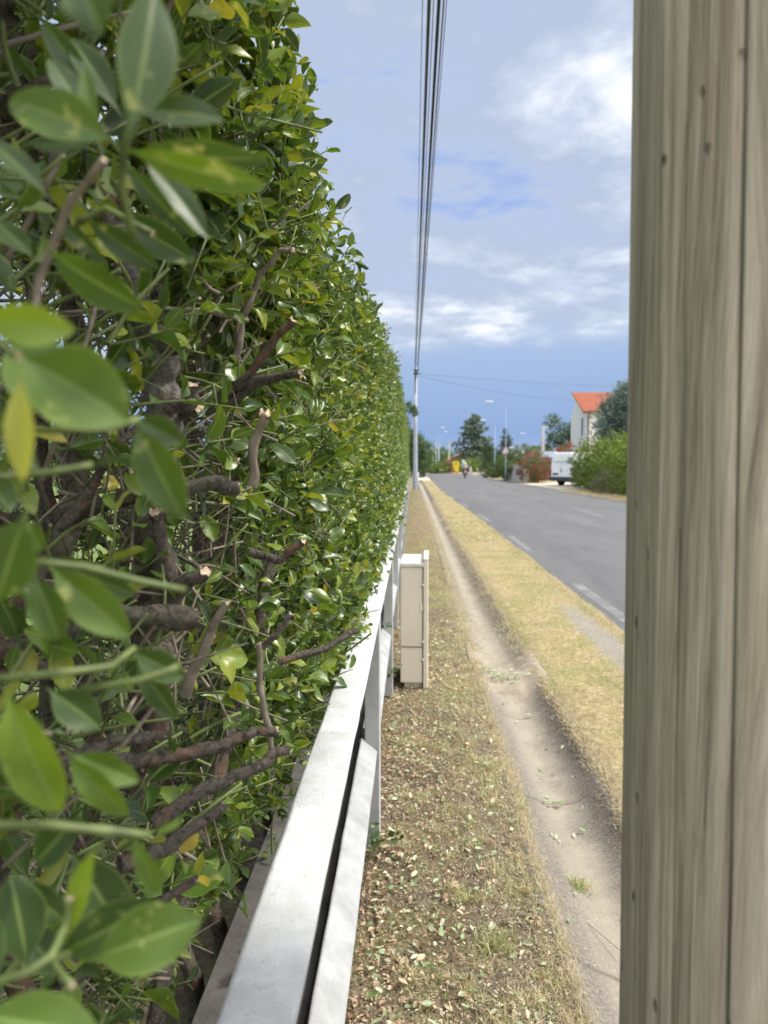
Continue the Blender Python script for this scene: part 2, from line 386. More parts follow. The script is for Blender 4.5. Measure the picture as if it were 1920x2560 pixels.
er_ = edgeR(ry)+(vnoise(ry*1.1, ry*0, 13)-.5)*.12
fr = np.array([0, .02, .25, .5, .75, .98, 1.]); cz = np.array([-.03, .006, .03, .045, .03, .006, -.03])
V = np.stack([(el_[:, None]*(1-fr)+er_[:, None]*fr).ravel(), np.repeat(ry, 7), np.tile(cz, len(ry))], 1)
tag(mesh_np('road', V, grid_faces(7, len(ry)), M_ROAD), kind='structure')
def sheet(name, poly, z, mat, kind='structure'):
    o = mesh_np(name, np.array([(x, y, z) for x, y in poly], float), np.array([list(range(len(poly)))]), mat, smooth=False)
    return tag(o, kind=kind)
sheet('cross_street', [(-26, 96), (-10, 94), (.8, 93), (1.6, 88), (8.5, 88), (10, 92), (20, 97), (36, 102), (36, 114), (15, 115), (5, 118), (-5, 116), (-26, 112)], -.008, M_ROAD)
# markings: worn paint
m, nt_, b, o_ = new_mat('worn paint', .8, .3)
v = coords(nt_); f = math_n(nt_, 'ADD', math_n(nt_, 'MULTIPLY', noise(nt_, v, 90, 8, .85), .75), math_n(nt_, 'MULTIPLY', noise(nt_, v, 3, 3, .6), .25))
b.inputs['Base Color'].default_value = (.46, .46, .45, 1)
tp = N(nt_, 'ShaderNodeBsdfTransparent'); mx = N(nt_, 'ShaderNodeMixShader')
nt_.links.new(ramp(nt_, f, [(.44, (0,)*3), (.60, (.7,)*3)]), mx.inputs[0]); nt_.links.new(tp.outputs[0], mx.inputs[1]); nt_.links.new(b.outputs[0], mx.inputs[2]); nt_.links.new(mx.outputs[0], o_.inputs[0])
M_PAINT = m
m, nt_, b, o_ = new_mat('white road paint', .7, .3)
f = noise(nt_, coords(nt_), 9, 6, .7)
nt_.links.new(ramp(nt_, f, [(.35, (.40, .40, .39)), (.6, (.70, .70, .68))]), b.inputs['Base Color'])
M_PAINT2 = m
def roadz(x, y):
    e0, e1 = edgeL(y), edgeR(y); return np.interp((x-e0)/(e1-e0), fr, cz)
def strip(mb, x0, x1, ya, yb, n=10, dz=.003):
    vs = []; fs = []
    for i in range(n+1):
        y = ya+(yb-ya)*i/n; sh = float(edgeL(y))-1.84 if x0 < 4 else 0
        jx = random.uniform(-.012, .012)
        vs += [(x0+sh+jx, y, float(roadz(x0+sh, y))+dz), (x1+sh+jx*.5, y, float(roadz(x1+sh, y))+dz)]
        if i: a = 2*i; fs.append((a-2, a-1, a+1, a))
    mb.add(vs, fs)
for k, (a, bb) in enumerate([(7.2, 9.5), (13, 15.8), (19.8, 22.8), (26.4, 29.2), (33, 36), (39.6, 42.5), (46, 49), (53, 56)]):
    mb = MB(); strip(mb, 2.0, 2.12, a, bb)
    tag(mb.build('edge_marking', M_PAINT), kind='structure')
for k in range(7):
    mb = MB(); strip(mb, 5.25, 5.37, 11.5+k*9.6, 14.5+k*9.6)
    tag(mb.build('lane_marking', M_PAINT), kind='structure')
for i in range(6):
    mb = MB(); mb.add([(3.2+i*1.75, 107.5, -.003), (4.3+i*1.75, 107.5, -.003), (4.3+i*1.75, 110.5, -.003), (3.2+i*1.75, 110.5, -.003)], [(0, 1, 2, 3)])
    tag(mb.build('give_way_marking', M_PAINT2), kind='structure')
# pale driveway and verge on the right
M_GRAVEL = simple('pale gravel', (.50, .45, .37), .95, .25, 18, .5, 90, bdist=.01)
M_KERB = simple('kerb concrete', (.42, .40, .36), .9, .2, 12, .3)
M_DUST = simple('dusty earth', (.31, .265, .20), .95, .25, 9, .5, 80, bdist=.01)
sheet('driveway', [(8.55, 44.5), (12, 44), (22, 50), (24, 66), (12, 63), (8.5, 58.5)], .012, M_GRAVEL)
sheet('pavement', [(8.35, 62), (9.3, 62), (9.2, 88), (8.4, 87.5)], .012, M_DUST)
sheet('path', [(.55, 68), (1.70, 68), (1.74, 87), (.2, 88)], .03, M_GRAVEL)
sheet('far_pavement', [(-14, 116.4), (5, 118.3), (16, 115.3), (36, 114.3), (36, 119), (16, 120.5), (5, 123), (-14, 121)], .012, M_GRAVEL)
sheet('garden_path', [(10, 122), (14, 121), (13, 133), (11, 133)], .016, M_GRAVEL)

# gutter channel
m, nt_, b, o_ = new_mat('gutter concrete', .93, .2)
v = coords(nt_); f1 = noise(nt_, v, 90, 6, .75); f2 = noise(nt_, v, 6, 5, .6); s3 = N(nt_, 'ShaderNodeSeparateXYZ'); nt_.links.new(v, s3.inputs[0])
c = ramp(nt_, f1, [(.32, (.125, .108, .09)), (.5, (.20, .175, .148)), (.70, (.36, .32, .27))])
cx = math_n(nt_, 'ABSOLUTE', math_n(nt_, 'SUBTRACT', s3.outputs[0], math_n(nt_, 'ADD', .625, math_n(nt_, 'MULTIPLY', f2, .10))))
band = math_n(nt_, 'MULTIPLY', ramp(nt_, cx, [(.0, (1,)*3), (.055, (.75,)*3), (.13, (0,)*3)]), ramp(nt_, f2, [(.3, (.45,)*3), (.6, (1,)*3)]))
dm = math_n(nt_, 'MULTIPLY', ramp(nt_, math_n(nt_, 'MULTIPLY', math_n(nt_, 'ADD', s3.outputs[1], math_n(nt_, 'MULTIPLY', f2, .8)), .1), [(.50, (0,)*3), (.56, (1,)*3), (.66, (1,)*3), (.95, (.15,)*3)]), ramp(nt_, math_n(nt_, 'ADD', cx, math_n(nt_, 'MULTIPLY', f2, .12)), [(.13, (.85,)*3), (.24, (.15,)*3)]))
band = math_n(nt_, 'MAXIMUM', band, dm)
c = mixc(nt_, band, c, mixc(nt_, f1, (.29, .25, .195), (.46, .41, .33)))
vo = N(nt_, 'ShaderNodeTexVoronoi'); vo.inputs['Scale'].default_value = 95; nt_.links.new(v, vo.inputs['Vector'])
ch_ = ramp(nt_, vo.outputs['Distance'], [(.10, (1,)*3), (.17, (0,)*3)])
ch_ = math_n(nt_, 'MULTIPLY', ch_, ramp(nt_, noise(nt_, v, 45, 2), [(.52, (0,)*3), (.58, (1,)*3)]))
c = mixc(nt_, ch_, c, (.55, .50, .40))
jn = math_n(nt_, 'PINGPONG', math_n(nt_, 'ADD', s3.outputs[1], .15), .6)
jm = ramp(nt_, math_n(nt_, 'ADD', jn, math_n(nt_, 'MULTIPLY', f2, .02)), [(.012, (1,)*3), (.022, (0,)*3)])
c = mixc(nt_, math_n(nt_, 'MULTIPLY', jm, .6), c, (.09, .075, .06))
nt_.links.new(c, b.inputs['Base Color']); bump(nt_, b, math_n(nt_, 'ADD', f1, math_n(nt_, 'MULTIPLY', f2, 1.5)), .6, .008)
M_GUT = m
gx = np.array([.44, .455, .475, .50, .53, .56, .595, .63, .665, .70, .74, .78, .815, .85, .875, .90, .915])
gy = np.concatenate([np.arange(-2, 12, .05), np.arange(12, 64, .5)])
A, B = np.meshgrid(gx, gy)
Zg = gutter_z(A)*(1-.55*fill_amt(B))+.012+(vnoise(A*30, B*30, 8)-.5)*.006+(vnoise(A*6, B*6, 9)-.5)*.012
Zg[:, 0] = -.02; Zg[:, -1] = -.01
wob = (vnoise(B*2.3, B*0, 21)-.5)*.05
A2 = A+wob*np.abs(A-.68)/.24
tag(mesh_np('gutter_channel', np.stack([A2.ravel(), B.ravel(), Zg.ravel()], 1), grid_faces(len(gx), len(gy)), M_GUT), kind='structure')
# dirt that fills the channel
dx = np.linspace(.44, .945, 26); dy = np.linspace(4.55, 6.9, 80); A, B = np.meshgrid(dx, dy)
Zd = gutter_z(A)+.012 - .02 + .075*np.exp(-((B-5.35)/.26)**2)*np.clip(1.2-np.abs(A-.70)/.26, 0, 1)+.034*np.exp(-((B-5.85)/.45)**2)+(vnoise(A*22, B*22, 31)-.5)*.014-.02*np.abs((A-.69)/.25)**4+(vnoise(A*7, B*5, 33)-.5)*.03
tag(mesh_np('dirt', np.stack([A.ravel(), B.ravel(), Zd.ravel()], 1), grid_faces(26, 80), M_DUST), kind='structure')
# hills on the horizon
M_HILL = simple('far wooded hill', (.075, .12, .16), .95, .25, .006)  # blue of the distant air is put into the hill colour
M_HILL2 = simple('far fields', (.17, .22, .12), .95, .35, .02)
def hill(name, Y, x0, x1, base, amp, seed, mat, depth):
    n = 120; X = np.linspace(x0, x1, n)
    h = base+amp*(vnoise(X/(abs(x1-x0)/14), X*0, seed)+.4*vnoise(X/(abs(x1-x0)/50), X*0, seed+1)-.6)
    rows = [(0, 0.0, -2), (.35, .6, 0), (.6, 1, 0), (.8, .8, 0), (1, .2, 0)]
    V = np.concatenate([np.stack([X, np.full(n, Y+depth*r[0]), h*r[1]+r[2]], 1) for r in rows])
    tag(mesh_np(name, V, grid_faces(n, len(rows)), mat), kind='structure')
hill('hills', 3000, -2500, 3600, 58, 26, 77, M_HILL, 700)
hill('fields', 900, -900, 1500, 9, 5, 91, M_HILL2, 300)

# ------------------------------------------------------------------ leaves
def profile(t):
    p = np.where(t < .13, .05, np.sin(np.pi*np.clip((t-.13)/.87, 0, 1)**.97)**.66)
    return np.where(t >= .999, .0, np.maximum(p, .045))
def norm(a): return a/(np.linalg.norm(a, axis=-1, keepdims=True)+1e-9)
TN = np.array([0, .13, .22, .36, .52, .68, .82, .93, 1.]); SN = np.array([-1, -.5, 0, .5, 1.])
TM = np.array([0, .3, .65, 1.]); SM = np.array([-1, 0, 1.])
TX = np.array([0, .1, .16, .24, .34, .45, .56, .67, .77, .86, .93, .975, 1.]); SX = np.linspace(-1, 1, 9)
def leaves(base, d, n, L, W, curl, fold, tone, T=TN, S=SN, wav=0.0):
    base = np.asarray(base); d = norm(np.asarray(d)); n = np.asarray(n); n = norm(n-d*np.sum(n*d, 1, keepdims=True))
    sd_ = np.cross(d, n); k = len(base)
    t, s = np.meshgrid(T, S, indexing='ij'); t = t.ravel(); s = s.ravel()
    w_ = profile(t); L = np.broadcast_to(L, k)[:, None, None]; W = np.broadcast_to(W, k)[:, None, None]
    curl = np.broadcast_to(curl, k)[:, None, None]; fold = np.broadcast_to(fold, k)[:, None, None]
    tt = t[None, :, None]; ss = s[None, :, None]; ww = w_[None, :, None]
    ph = (tone*40)[:, None, None]
    wave = wav*W*np.sin(tt*9+ph+ss*1.5)*np.abs(ss)
    V = base[:, None]+d[:, None]*L*(tt-.25*curl**2*tt**3)+sd_[:, None]*(W*.5)*ww*ss*(1-.25*fold*np.abs(ss))+n[:, None]*(fold*np.abs(ss)*ww*W*.5-curl*L*tt**2*.6+wave*ww)
    nT, nS = len(T), len(S); f = grid_faces(nS, nT)
    F = (np.arange(k)*nT*nS)[:, None, None]+f[None]
    return V.reshape(-1, 3), F.reshape(-1, 4), np.repeat(tone, nT*nS), np.tile(np.abs(s), k), np.tile(t, k)
def leaf_mesh(name, parts, mat, parent):
    Vs, Fs, a, b_, c_ = [], [], [], [], []; off = 0
    for V, F, x, y, z in parts:
        Vs.append(V); Fs.append(F+off); off += len(V); a.append(x); b_.append(y); c_.append(z)
    return mesh_np(name, np.concatenate(Vs), np.concatenate(Fs), mat, parent, True, {'tone': np.concatenate(a), 'su': np.concatenate(b_), 'tt': np.concatenate(c_)})
def clear_tips(O, D, L, bend):
    """keep only twigs whose whole length stays inside the clipped hedge"""
    L = np.asarray(L)[:, None]; ok = np.ones(len(O), bool)
    for t in (.35, .7, 1.):
        p = O+norm(D)*L*t+bend*L*t*t
        ok &= (p[:, 0] < np.where(p[:, 2] < 1.12, -.25, -.15)) & (p[:, 2] < 2.04)
    return ok
def stems(O, D, L, r, bend, seg=4, cut=None):
    """curved thin prisms, vectorised; 4 rings"""
    k = len(O); T = np.array([0, .35, .7, 1.]); D = norm(D); up = np.where(np.abs(D[:, 2:3]) < .9, np.array([[0, 0, 1.]]), np.array([[1., 0, 0]]))
    u = norm(np.cross(D, up)); v_ = np.cross(D, u); L = np.broadcast_to(L, k)[:, None]
    V = []
    for t in T:
        c = O+D*L*t+bend*L*t*t
        rr = np.broadcast_to(r, k)[:, None]*(1-.35*t)
        for j in range(seg):
            a = 2*math.pi*j/seg; V.append(c+u*rr*math.cos(a)+v_*rr*math.sin(a))
    V = np.stack(V, 1); n = len(T)
    f = [(i*seg+j, i*seg+(j+1) % seg, (i+1)*seg+(j+1) % seg, (i+1)*seg+j) for i in range(n-1) for j in range(seg)]
    cap = [tuple((n-1)*seg+j for j in range(seg))]
    base = (np.arange(k)*n*seg)[:, None, None]
    F = (base+np.array(f)[None]).reshape(-1, 4); Fc = (base+np.array(cap)[None]).reshape(-1, seg)
    return V.reshape(-1, 3), F, Fc
def perp(D, ang):
    up = np.where(np.abs(D[:, 2:3]) < .9, np.array([[0, 0, 1.]]), np.array([[1., 0, 0]]))
    u = norm(np.cross(D, up)); v_ = np.cross(D, u)
    return u*np.cos(ang)[:, None]+v_*np.sin(ang)[:, None]
def shoots(O, D, L, K, ll, T, S, tone_fn, lift=.35):
    """leafy shoots: opposite pairs of leaves; returns leaf parts and stem arrays"""
    D = norm(D); k = len(O); out = []; ang0 = rng.uniform(0, 6.28, k); bend = rng.normal(0, .12, (k, 3))+np.array([0, 0, .12]); siz = rng.uniform(.75, 1.2, k); tsh = rng.normal(0, .13, k)
    for q in range(K):
        t = (q+.8)/K
        c = O+D*(L*t)[:, None]+bend*(L*t*t)[:, None]
        for sgn in (0, math.pi):
            keep = rng.random(k) < .88
            pa = perp(D, ang0+q*1.57+sgn+rng.normal(0, .3, k)); a = (1.05-.5*q/K)+rng.normal(0, .2, k)
            d = D*np.cos(a)[:, None]+pa*np.sin(a)[:, None]
            n = D*np.sin(a)[:, None]-pa*np.cos(a)[:, None]; n = n*(1-lift)+np.array([0, 0, 1.])*lift+rng.normal(0, .18, (k, 3))
            l = ll*rng.uniform(.5, 1.25, k)*siz*(1 if q < K-1 else .75)
            tn = np.clip(tone_fn(k, t)+tsh, 0, .90); tn = np.where(rng.random(k) < .018, rng.uniform(.93, 1, k), tn)
            idx = np.where(keep)[0]
            out.append(leaves(c[idx], d[idx], n[idx], l[idx], l[idx]*rng.uniform(.44, .62, len(idx)), rng.uniform(-.25, .75, len(idx)), rng.uniform(.05, .95, len(idx)), tn[idx], T, S, .10 if len(T) > 4 else 0))
    return out, stems(O, D, L, .0016*np.sqrt(ll/.04) if np.isscalar(ll) else .0018, bend)

# ------------------------------------------------------------------ hedge beside the camera
HTY = [-3, 1, 2, 3, 5.3, 8, 13, 25, 46]; HTZ = [2.07, 2.13, 2.13, 2.17, 2.36, 2.5, 2.70, 2.9, 3.0]
def Xout(Y, Z):
    base = np.interp(Z, [.3, .45, .75, .92, 1.04, 1.5, 2.2], [-.50, -.46, -.34, -.235, -.185, -.185, -.18])
    near = np.interp(Y, [.2, .8, 1.3, 1.9, 3, 6, 46], [-.10, -.07, -.03, 0, .02, .05, .04])*np.where((Z > 1.0) | (Y < 1.9), 1, .2)+.04*np.clip((Z-1.7)/.2, 0, 1)*np.interp(Y, [.7, .85, 1.05, 1.3], [0, 1, 1, 0])-.02*np.clip((Z-1.5)/.3, 0, 1)*np.interp(Y, [1.2, 1.6, 4], [0, 1, 1])
    near = near+np.interp(Y, [1.3, 2.6], [0, -.05])*np.clip((Z-1.15)/.35, 0, 1)
    return base+near+(vnoise(Y*2.2, Z*2.6, 51)-.5)*.07
hedge = thing('hedge', 'tall clipped evergreen hedge with cut twigs running beside the white concrete fence', 'hedge', (-.5, 0, 0))
def local(V): return V-np.array([-.5, 0, 0])
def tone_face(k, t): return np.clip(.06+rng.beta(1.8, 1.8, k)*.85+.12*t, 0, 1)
def tone_in(k, t): return np.clip(rng.beta(1.8, 3, k)*.6, 0, 1)  # darker leaf colours inside and behind, standing in for the hedge's inner shade
hp_near, hp_mid, hp_far = [], [], []; stm = []
def emit(n, ylo, yhi, zfun, depth, dirbias, ll, K, T, S, bag, tone=tone_face, Lr=(.05, .13), ypow=1.0, xfun=None, keep=None):
    Y = ylo+(yhi-ylo)*rng.random(n)**ypow; top = np.interp(Y, HTY, HTZ)
    Z = zfun(Y, top, n); X = (Xout(Y, Z)-rng.random(n)**1.3*depth) if xfun is None else xfun(Y, Z, n)
    if keep is not None:
        k_ = keep(X, Y, Z); X, Y, Z = X[k_], Y[k_], Z[k_]
    n = len(X)
    O = np.stack([X, Y, Z], 1); D = np.array(dirbias)+rng.normal(0, .45, (n, 3))
    p, s_ = shoots(O-norm(D)*.05, D, rng.uniform(Lr[0], Lr[1], n), K, ll, T, S, tone)
    bag += p; stm.append(s_)
zu = lambda lo: (lambda Y, top, n: lo+(top-.03-lo)*rng.random(n))
camfar = lambda X, Y, Z: (X**2+Y**2+(Z-1.5)**2) > .42**2
# outer face
emit(300, .35, 1.3, zu(.5), .14, (.7, -.1, .4), .046, 3, TN, SN, hp_near, keep=camfar)
emit(3000, 1.2, 4.3, zu(.98), .13, (.75, -.15, .45), .047, 3, TN, SN, hp_near, ypow=.9)
emit(900, 1.1, 4.2, lambda Y, t, n: rng.uniform(.50, 1.02, n), .16, (.7, -.1, .3), .042, 3, TN, SN, hp_near)
emit(5200, 4.1, 13, zu(.98), .10, (.8, -.2, .4), .047, 3, TM, SM, hp_mid, ypow=1.25)
emit(500, 4.1, 13, lambda Y, t, n: rng.uniform(.45, 1.0, n), .2, (.7, -.1, .3), .045, 3, TM, SM, hp_mid)
emit(6500, 12.5, 46, zu(.98), .12, (.8, -.2, .4), .062, 2, TM, SM, hp_far, ypow=1.3)
# top
emit(900, .80, 1.9, lambda Y, t, n: rng.uniform(1.72, 2.14, n), .22, (.6, 0, .5), .046, 3, TN, SN, hp_near, keep=camfar, Lr=(.04, .09))
topz = lambda Y, top, n: top-.03-rng.random(n)**1.2*.22
xt = lambda Y, Z, n: rng.uniform(-.95, -.16, n)
emit(1500, .3, 4.2, topz, 0, (.3, 0, .6), .045, 3, TN, SN, hp_near, xfun=xt, keep=camfar, Lr=(.03, .075))
emit(1500, 4, 13, topz, 0, (.2, 0, 1), .042, 3, TM, SM, hp_mid, xfun=xt)
emit(1700, 12.5, 46, topz, 0, (.2, 0, 1), .07, 2, TM, SM, hp_far, xfun=xt)
# interior and back
xi_ = lambda Y, Z, n: rng.uniform(-.95, -.30, n)
xb = lambda Y, Z, n: rng.uniform(-1.15, -.75, n)
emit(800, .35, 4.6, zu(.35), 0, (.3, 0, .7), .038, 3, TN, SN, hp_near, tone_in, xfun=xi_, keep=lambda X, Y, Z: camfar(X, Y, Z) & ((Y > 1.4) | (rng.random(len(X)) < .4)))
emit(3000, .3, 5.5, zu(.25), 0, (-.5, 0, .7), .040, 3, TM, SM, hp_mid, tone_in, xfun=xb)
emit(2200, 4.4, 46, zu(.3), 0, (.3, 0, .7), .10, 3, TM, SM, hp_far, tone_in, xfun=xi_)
emit(1500, -1.6, .35, zu(.5), .5, (.4, 0, .6), .042, 3, TM, SM, hp_mid, tone_face, keep=lambda X, Y, Z: ((X**2+Y**2+(Z-1.5)**2) > .4**2) & (Y < .3) & (X < -.22))
for nm, bag in (('foliage', hp_near), ('foliage', hp_mid), ('foliage', hp_far)):
    bag2 = [(local(V), F, a, b_, c_) for V, F, a, b_, c_ in bag]
    o = leaf_mesh(nm, bag2, M_LEAF, hedge)
def join_stems(lst):
    Vs, Fs, Fc = [], [], []; off = 0
    for V, F, C in lst: Vs.append(V); Fs.append(F+off); Fc.append(C+off); off += len(V)
    return np.concatenate(Vs), np.concatenate(Fs), np.concatenate(Fc)
V, F, C = join_stems(stm)
o = mesh_np('twigs', local(V), [F, C], M_TWIG, hedge); o['kind'] = 'stuff'

# trunks and branches (real woody skeleton)
def wiggle(p0, p1, n, amp, seed=None):
    p0 = np.array(p0, float); p1 = np.array(p1, float); L = np.linalg.norm(p1-p0); pts = []
    off = np.zeros(3)
    for i in range(n+1):
        t = i/n; 
        if 0 < i < n: off = off*.6+np.array([random.gauss(0, amp*L) for _ in range(3)])
        else: off = off*0
        pts.append(p0*(1-t)+p1*t+off)
    return pts
HB = np.array([-.5, 0, 0])
def wood(name, pts, r0, r1, mat=M_BARK, seg=12, jit=.12, parent=hedge, cutend=True):
    p = np.array(pts, float)-HB; n = len(p); sub = 5
    q = []                                     # smooth curve through the points
    for i in range(n-1):
        a, b_, c_, d_ = p[max(i-1, 0)], p[i], p[i+1], p[min(i+2, n-1)]
        for k in range(sub):
            t = k/sub; q.append(.5*((2*b_)+(-a+c_)*t+(2*a-5*b_+4*c_-d_)*t*t+(-a+3*b_-3*c_+d_)*t**3))
    q.append(p[-1]); q = np.array(q); m_ = len(q)
    cum = np.concatenate([[0], np.cumsum(np.linalg.norm(np.diff(q, axis=0), axis=1))]); L = cum[-1]
    q = q+np.stack([vnoise(cum*28+7*k+r0*999, cum*0+k, 81+k)-.5 for k in range(3)], 1)*r0*.45
    rr = r0+(r1-r0)*cum/L; kn = vnoise(cum*22+r0*5000, cum*0, 85); rr = rr*(.86+.45*np.clip(kn-.55, 0, 1)+.22*vnoise(cum*60, cum*0+r1*999, 86))
    T = np.gradient(q, axis=0); T = norm(T); u = np.cross(T[0], (0.3, .2, 1.)); u /= np.linalg.norm(u)
    an = np.arange(seg)/seg*2*np.pi; V = []
    ph = random.uniform(0, 50)
    for i in range(m_):
        u = u-T[i]*(u@T[i]); u /= np.linalg.norm(u); w_ = np.cross(T[i], u)
        rid = 1+.32*(vnoise(an*3.1+ph, np.full(seg, cum[i]*9+ph), 87)-.5)+.24*(vnoise(an*5+ph, np.full(seg, cum[i]*110), 88)-.5)
        e = q[i]+(u[None]*np.cos(an)[:, None]+w_[None]*np.sin(an)[:, None])*(rr[i]*rid)[:, None]
        if i == m_-1 and cutend: e = e+T[i][None]*(rng.uniform(-.9, .9, seg)*rr[i])[:, None]
        V.append(e)
    V.append(q[-1][None]+T[-1]*rr[-1]*random.uniform(-.2, .3)); V = np.concatenate(V)
    i_, j_ = np.meshgrid(np.arange(seg), np.arange(m_-1)); a = (j_*seg+i_).ravel(); b_ = (j_*seg+(i_+1) % seg).ravel()
    k = np.arange(seg); last = (m_-1)*seg
    F = [np.stack([a, b_, b_+seg, a+seg], 1), np.stack([last+k, last+(k+1) % seg, np.full(seg, m_*seg)], 1)]
    mi = np.concatenate([np.zeros(len(F[0]), int), np.full(seg, 1 if cutend else 0)])
    return mesh_np(name, V, F, [mat, M_CUT], parent, True, mi=mi)
def PD(x, y, Y): return P(x*1.15732, y*1.15732, Y)       # display coordinates of the 1659-wide view
trunks = []
for Y in np.arange(.75, 5.2, .42):
    x = random.uniform(-.62, -.46); y = Y+random.uniform(-.1, .1)
    a = wiggle((x, y, -.05), (x+random.uniform(-.08, .08), y+random.uniform(-.12, .12), 1.98), 14, .012)
    wood('trunk', a, random.uniform(.020, .028), .010, cutend=False); trunks.append(a)
    if random.random() < .8:
        q = a[random.randint(3, 6)]
        b2 = wiggle(q, (q[0]+random.uniform(-.22, .2), q[1]+random.uniform(-.2, .25), 2.0), 10, .02); wood('trunk', b2, .016, .007, cutend=False); trunks.append(b2)
# the trunks the photograph shows through the sparse near end
for pts, r0, r1, mt in [
    ([(20, 330, .92), (28, 200, .9), (40, 90, .9), (25, -40, .88)], .022, .020, M_BARK),
    ([(70, 420, .98), (62, 250, .95), (66, 110, .93), (80, -40, .92)], .014, .013, M_BARK),
    ([(160, 300, 1.05), (175, 200, 1.03), (155, 90, 1.0), (170, -60, 1.0)], .021, .018, M_BARK),
    ([(330, 1050, .92), (345, 900, .90), (352, 760, .88), (300, 660, .86), (262, 540, .85), (225, 400, .86), (205, 300, .88)], .0225, .012, M_BARKG),
    ([(470, 700, 1.2), (478, 480, 1.18), (500, 300, 1.15), (485, 180, 1.12), (510, 20, 1.1)], .016, .009, M_BARK),
    ([(300, 1700, .95), (330, 1500, .92), (340, 1330, .90), (318, 1180, .9), (335, 1050, .92)], .022, .018, M_BARK),
    ([(60, 1300, 1.0), (110, 1190, .98), (150, 1100, 1.0), (180, 900, 1.02), (150, 620, 1.05)], .020, .015, M_BARK),
    ([(330, 2250, 1.0), (400, 1850, 1.1), (520, 1500, 1.2), (590, 1200, 1.25)], .013, .010, M_BARK)]:
    p = [PD(*q) for q in pts]
    fine = []
    for i in range(len(p)-1):
        for j in range(4): fine.append(p[i]*(1-j/4)+p[i+1]*(j/4)+np.array([random.gauss(0, .0022) for _ in range(3)]))
    fine.append(p[-1]); wood('trunk', fine, r0, r1, mt, 12, .14, cutend=False)
# branches reaching to the clipped face
nb = 0
for a in trunks:
    for q in a[4:-1]:
        if nb >= 46 or random.random() < .5: continue
        Y = q[1]+random.uniform(-.3, .1); Z = min(q[2]+random.uniform(-.02, .25), 2.0)
        if Z < .55 or q[1] > 3.4 or Z > 1.86: continue
        xe = float(Xout(np.array([Y]), np.array([Z]))[0])-random.uniform(.0, .07)
        if (xe**2+Y**2+(Z-1.5)**2) < .5**2: continue
        wood('branch', wiggle(q, (xe, Y, Z), 6, .022), random.uniform(.005, .010), random.uniform(.0025, .0045)); nb += 1
for pts, r0, r1, mt in [
    ([(-30, 1420, .70), (120, 1370, .72), (250, 1320, .75), (420, 1330, .80)], .013, .011, M_BARK),
    ([(60, 1170, .9), (180, 1100, .86), (330, 1060, .84), (470, 1040, .84), (520, 1055, .84)], .011, .008, M_BARK),
    ([(340, 1300, .88), (355, 1200, .86), (345, 1130, .84), (335, 1105, .83)], .017, .006, M_BARK),
    ([(345, 1320, .88), (400, 1260, .85), (440, 1230, .83)], .015, .006, M_BARK),
    ([(350, 760, .87), (385, 750, .85), (398, 742, .84)], .008, .006, M_BARK),
    ([(335, 700, .87), (345, 640, .86), (335, 610, .85)], .010, .004, M_BARK),
    ([(180, 1010, .95), (290, 985, .93), (390, 900, .9), (430, 880, .88)], .008, .006, M_BARK),
    ([(360, 880, .86), (410, 870, .85), (415, 830, .84)], .010, .007, M_BARK),
    ([(470, 860, 1.0), (520, 830, .98), (600, 720, .96), (632, 690, .95)], .007, .005, M_BARK),
    ([(500, 870, 1.0), (560, 820, .98), (650, 805, .95)], .007, .006, M_BARK),
    ([(510, 780, 1.0), (525, 690, .99), (560, 600, .98), (600, 545, .97), (632, 540, .96)], .0045, .0035, M_TWIGB),
    ([(395, 1500, .80), (440, 1400, .79), (487, 1300, .78)], .0055, .0045, M_TWIGB),
    ([(590, 1640, .86), (565, 1500, .84), (557, 1390, .83)], .0042, .003, M_TWIGB),
    ([(545, 1050, .85), (550, 960, .84), (572, 895, .83)], .0052, .005, M_TWIGB),
    ([(250, 1650, .72), (400, 1630, .75), (520, 1590, .78), (600, 1580, .80)], .008, .005, M_BARK),
    ([(330, 1780, .72), (450, 1700, .75), (560, 1650, .78), (625, 1620, .80)], .008, .006, M_BARK),
    ([(0, 1640, .62), (120, 1650, .63), (250, 1600, .66), (350, 1580, .70)], .007, .005, M_BARK),
    ([(260, 1870, .62), (360, 1830, .65), (480, 1740, .70)], .007, .005, M_BARK),
    ([(150, 2060, .60), (260, 2000, .62), (420, 1900, .66)], .007, .004, M_BARK),
    ([(560, 1400, .95), (600, 1370, .93), (630, 1325, .92)], .005, .004, M_BARKG),
    ([(600, 1430, .95), (700, 1400, .97), (770, 1362, 1.0)], .005, .004, M_BARK),
    ([(540, 1190, .95), (600, 1210, .95), (655, 1170, .95)], .006, .005, M_BARK)]:
    p = [PD(*q) for q in pts]; fine = []
    for i in range(len(p)-1):
        for j in range(4): fine.append(p[i]*(1-j/4)+p[i+1]*(j/4)+np.array([random.gauss(0, .0009) for _ in range(3)]))
    fine.append(p[-1]); wood('branch', fine, r0, r1, mt, 10, .12); nb += 1
# clipped green twigs with pale cut ends
n = 900
Y = .55+rng.random(n)**1.2*2.2; Z = rng.uniform(.55, 1.95, n); X = Xout(Y, Z)-rng.uniform(-.02, .10, n)
ok = (X**2+Y**2+(Z-1.5)**2) > .5**2; X, Y, Z = X[ok], Y[ok], Z[ok]; n = len(X)
D = norm(np.array([.8, -.05, .38])+rng.normal(0, .45, (n, 3))); L = rng.uniform(.05, .17, n)
V, F, C = stems(np.stack([X, Y, Z], 1)-D*L[:, None], D, L, rng.uniform(.0014, .0032, n), rng.normal(0, .24, (n, 3)), 6)
mi = np.concatenate([np.zeros(len(F), int), np.ones(len(C), int)])
o = mesh_np('clipped_twigs', local(V), [F, C], [M_TWIG, M_CUT], hedge, mi=mi); o['kind'] = 'stuff'
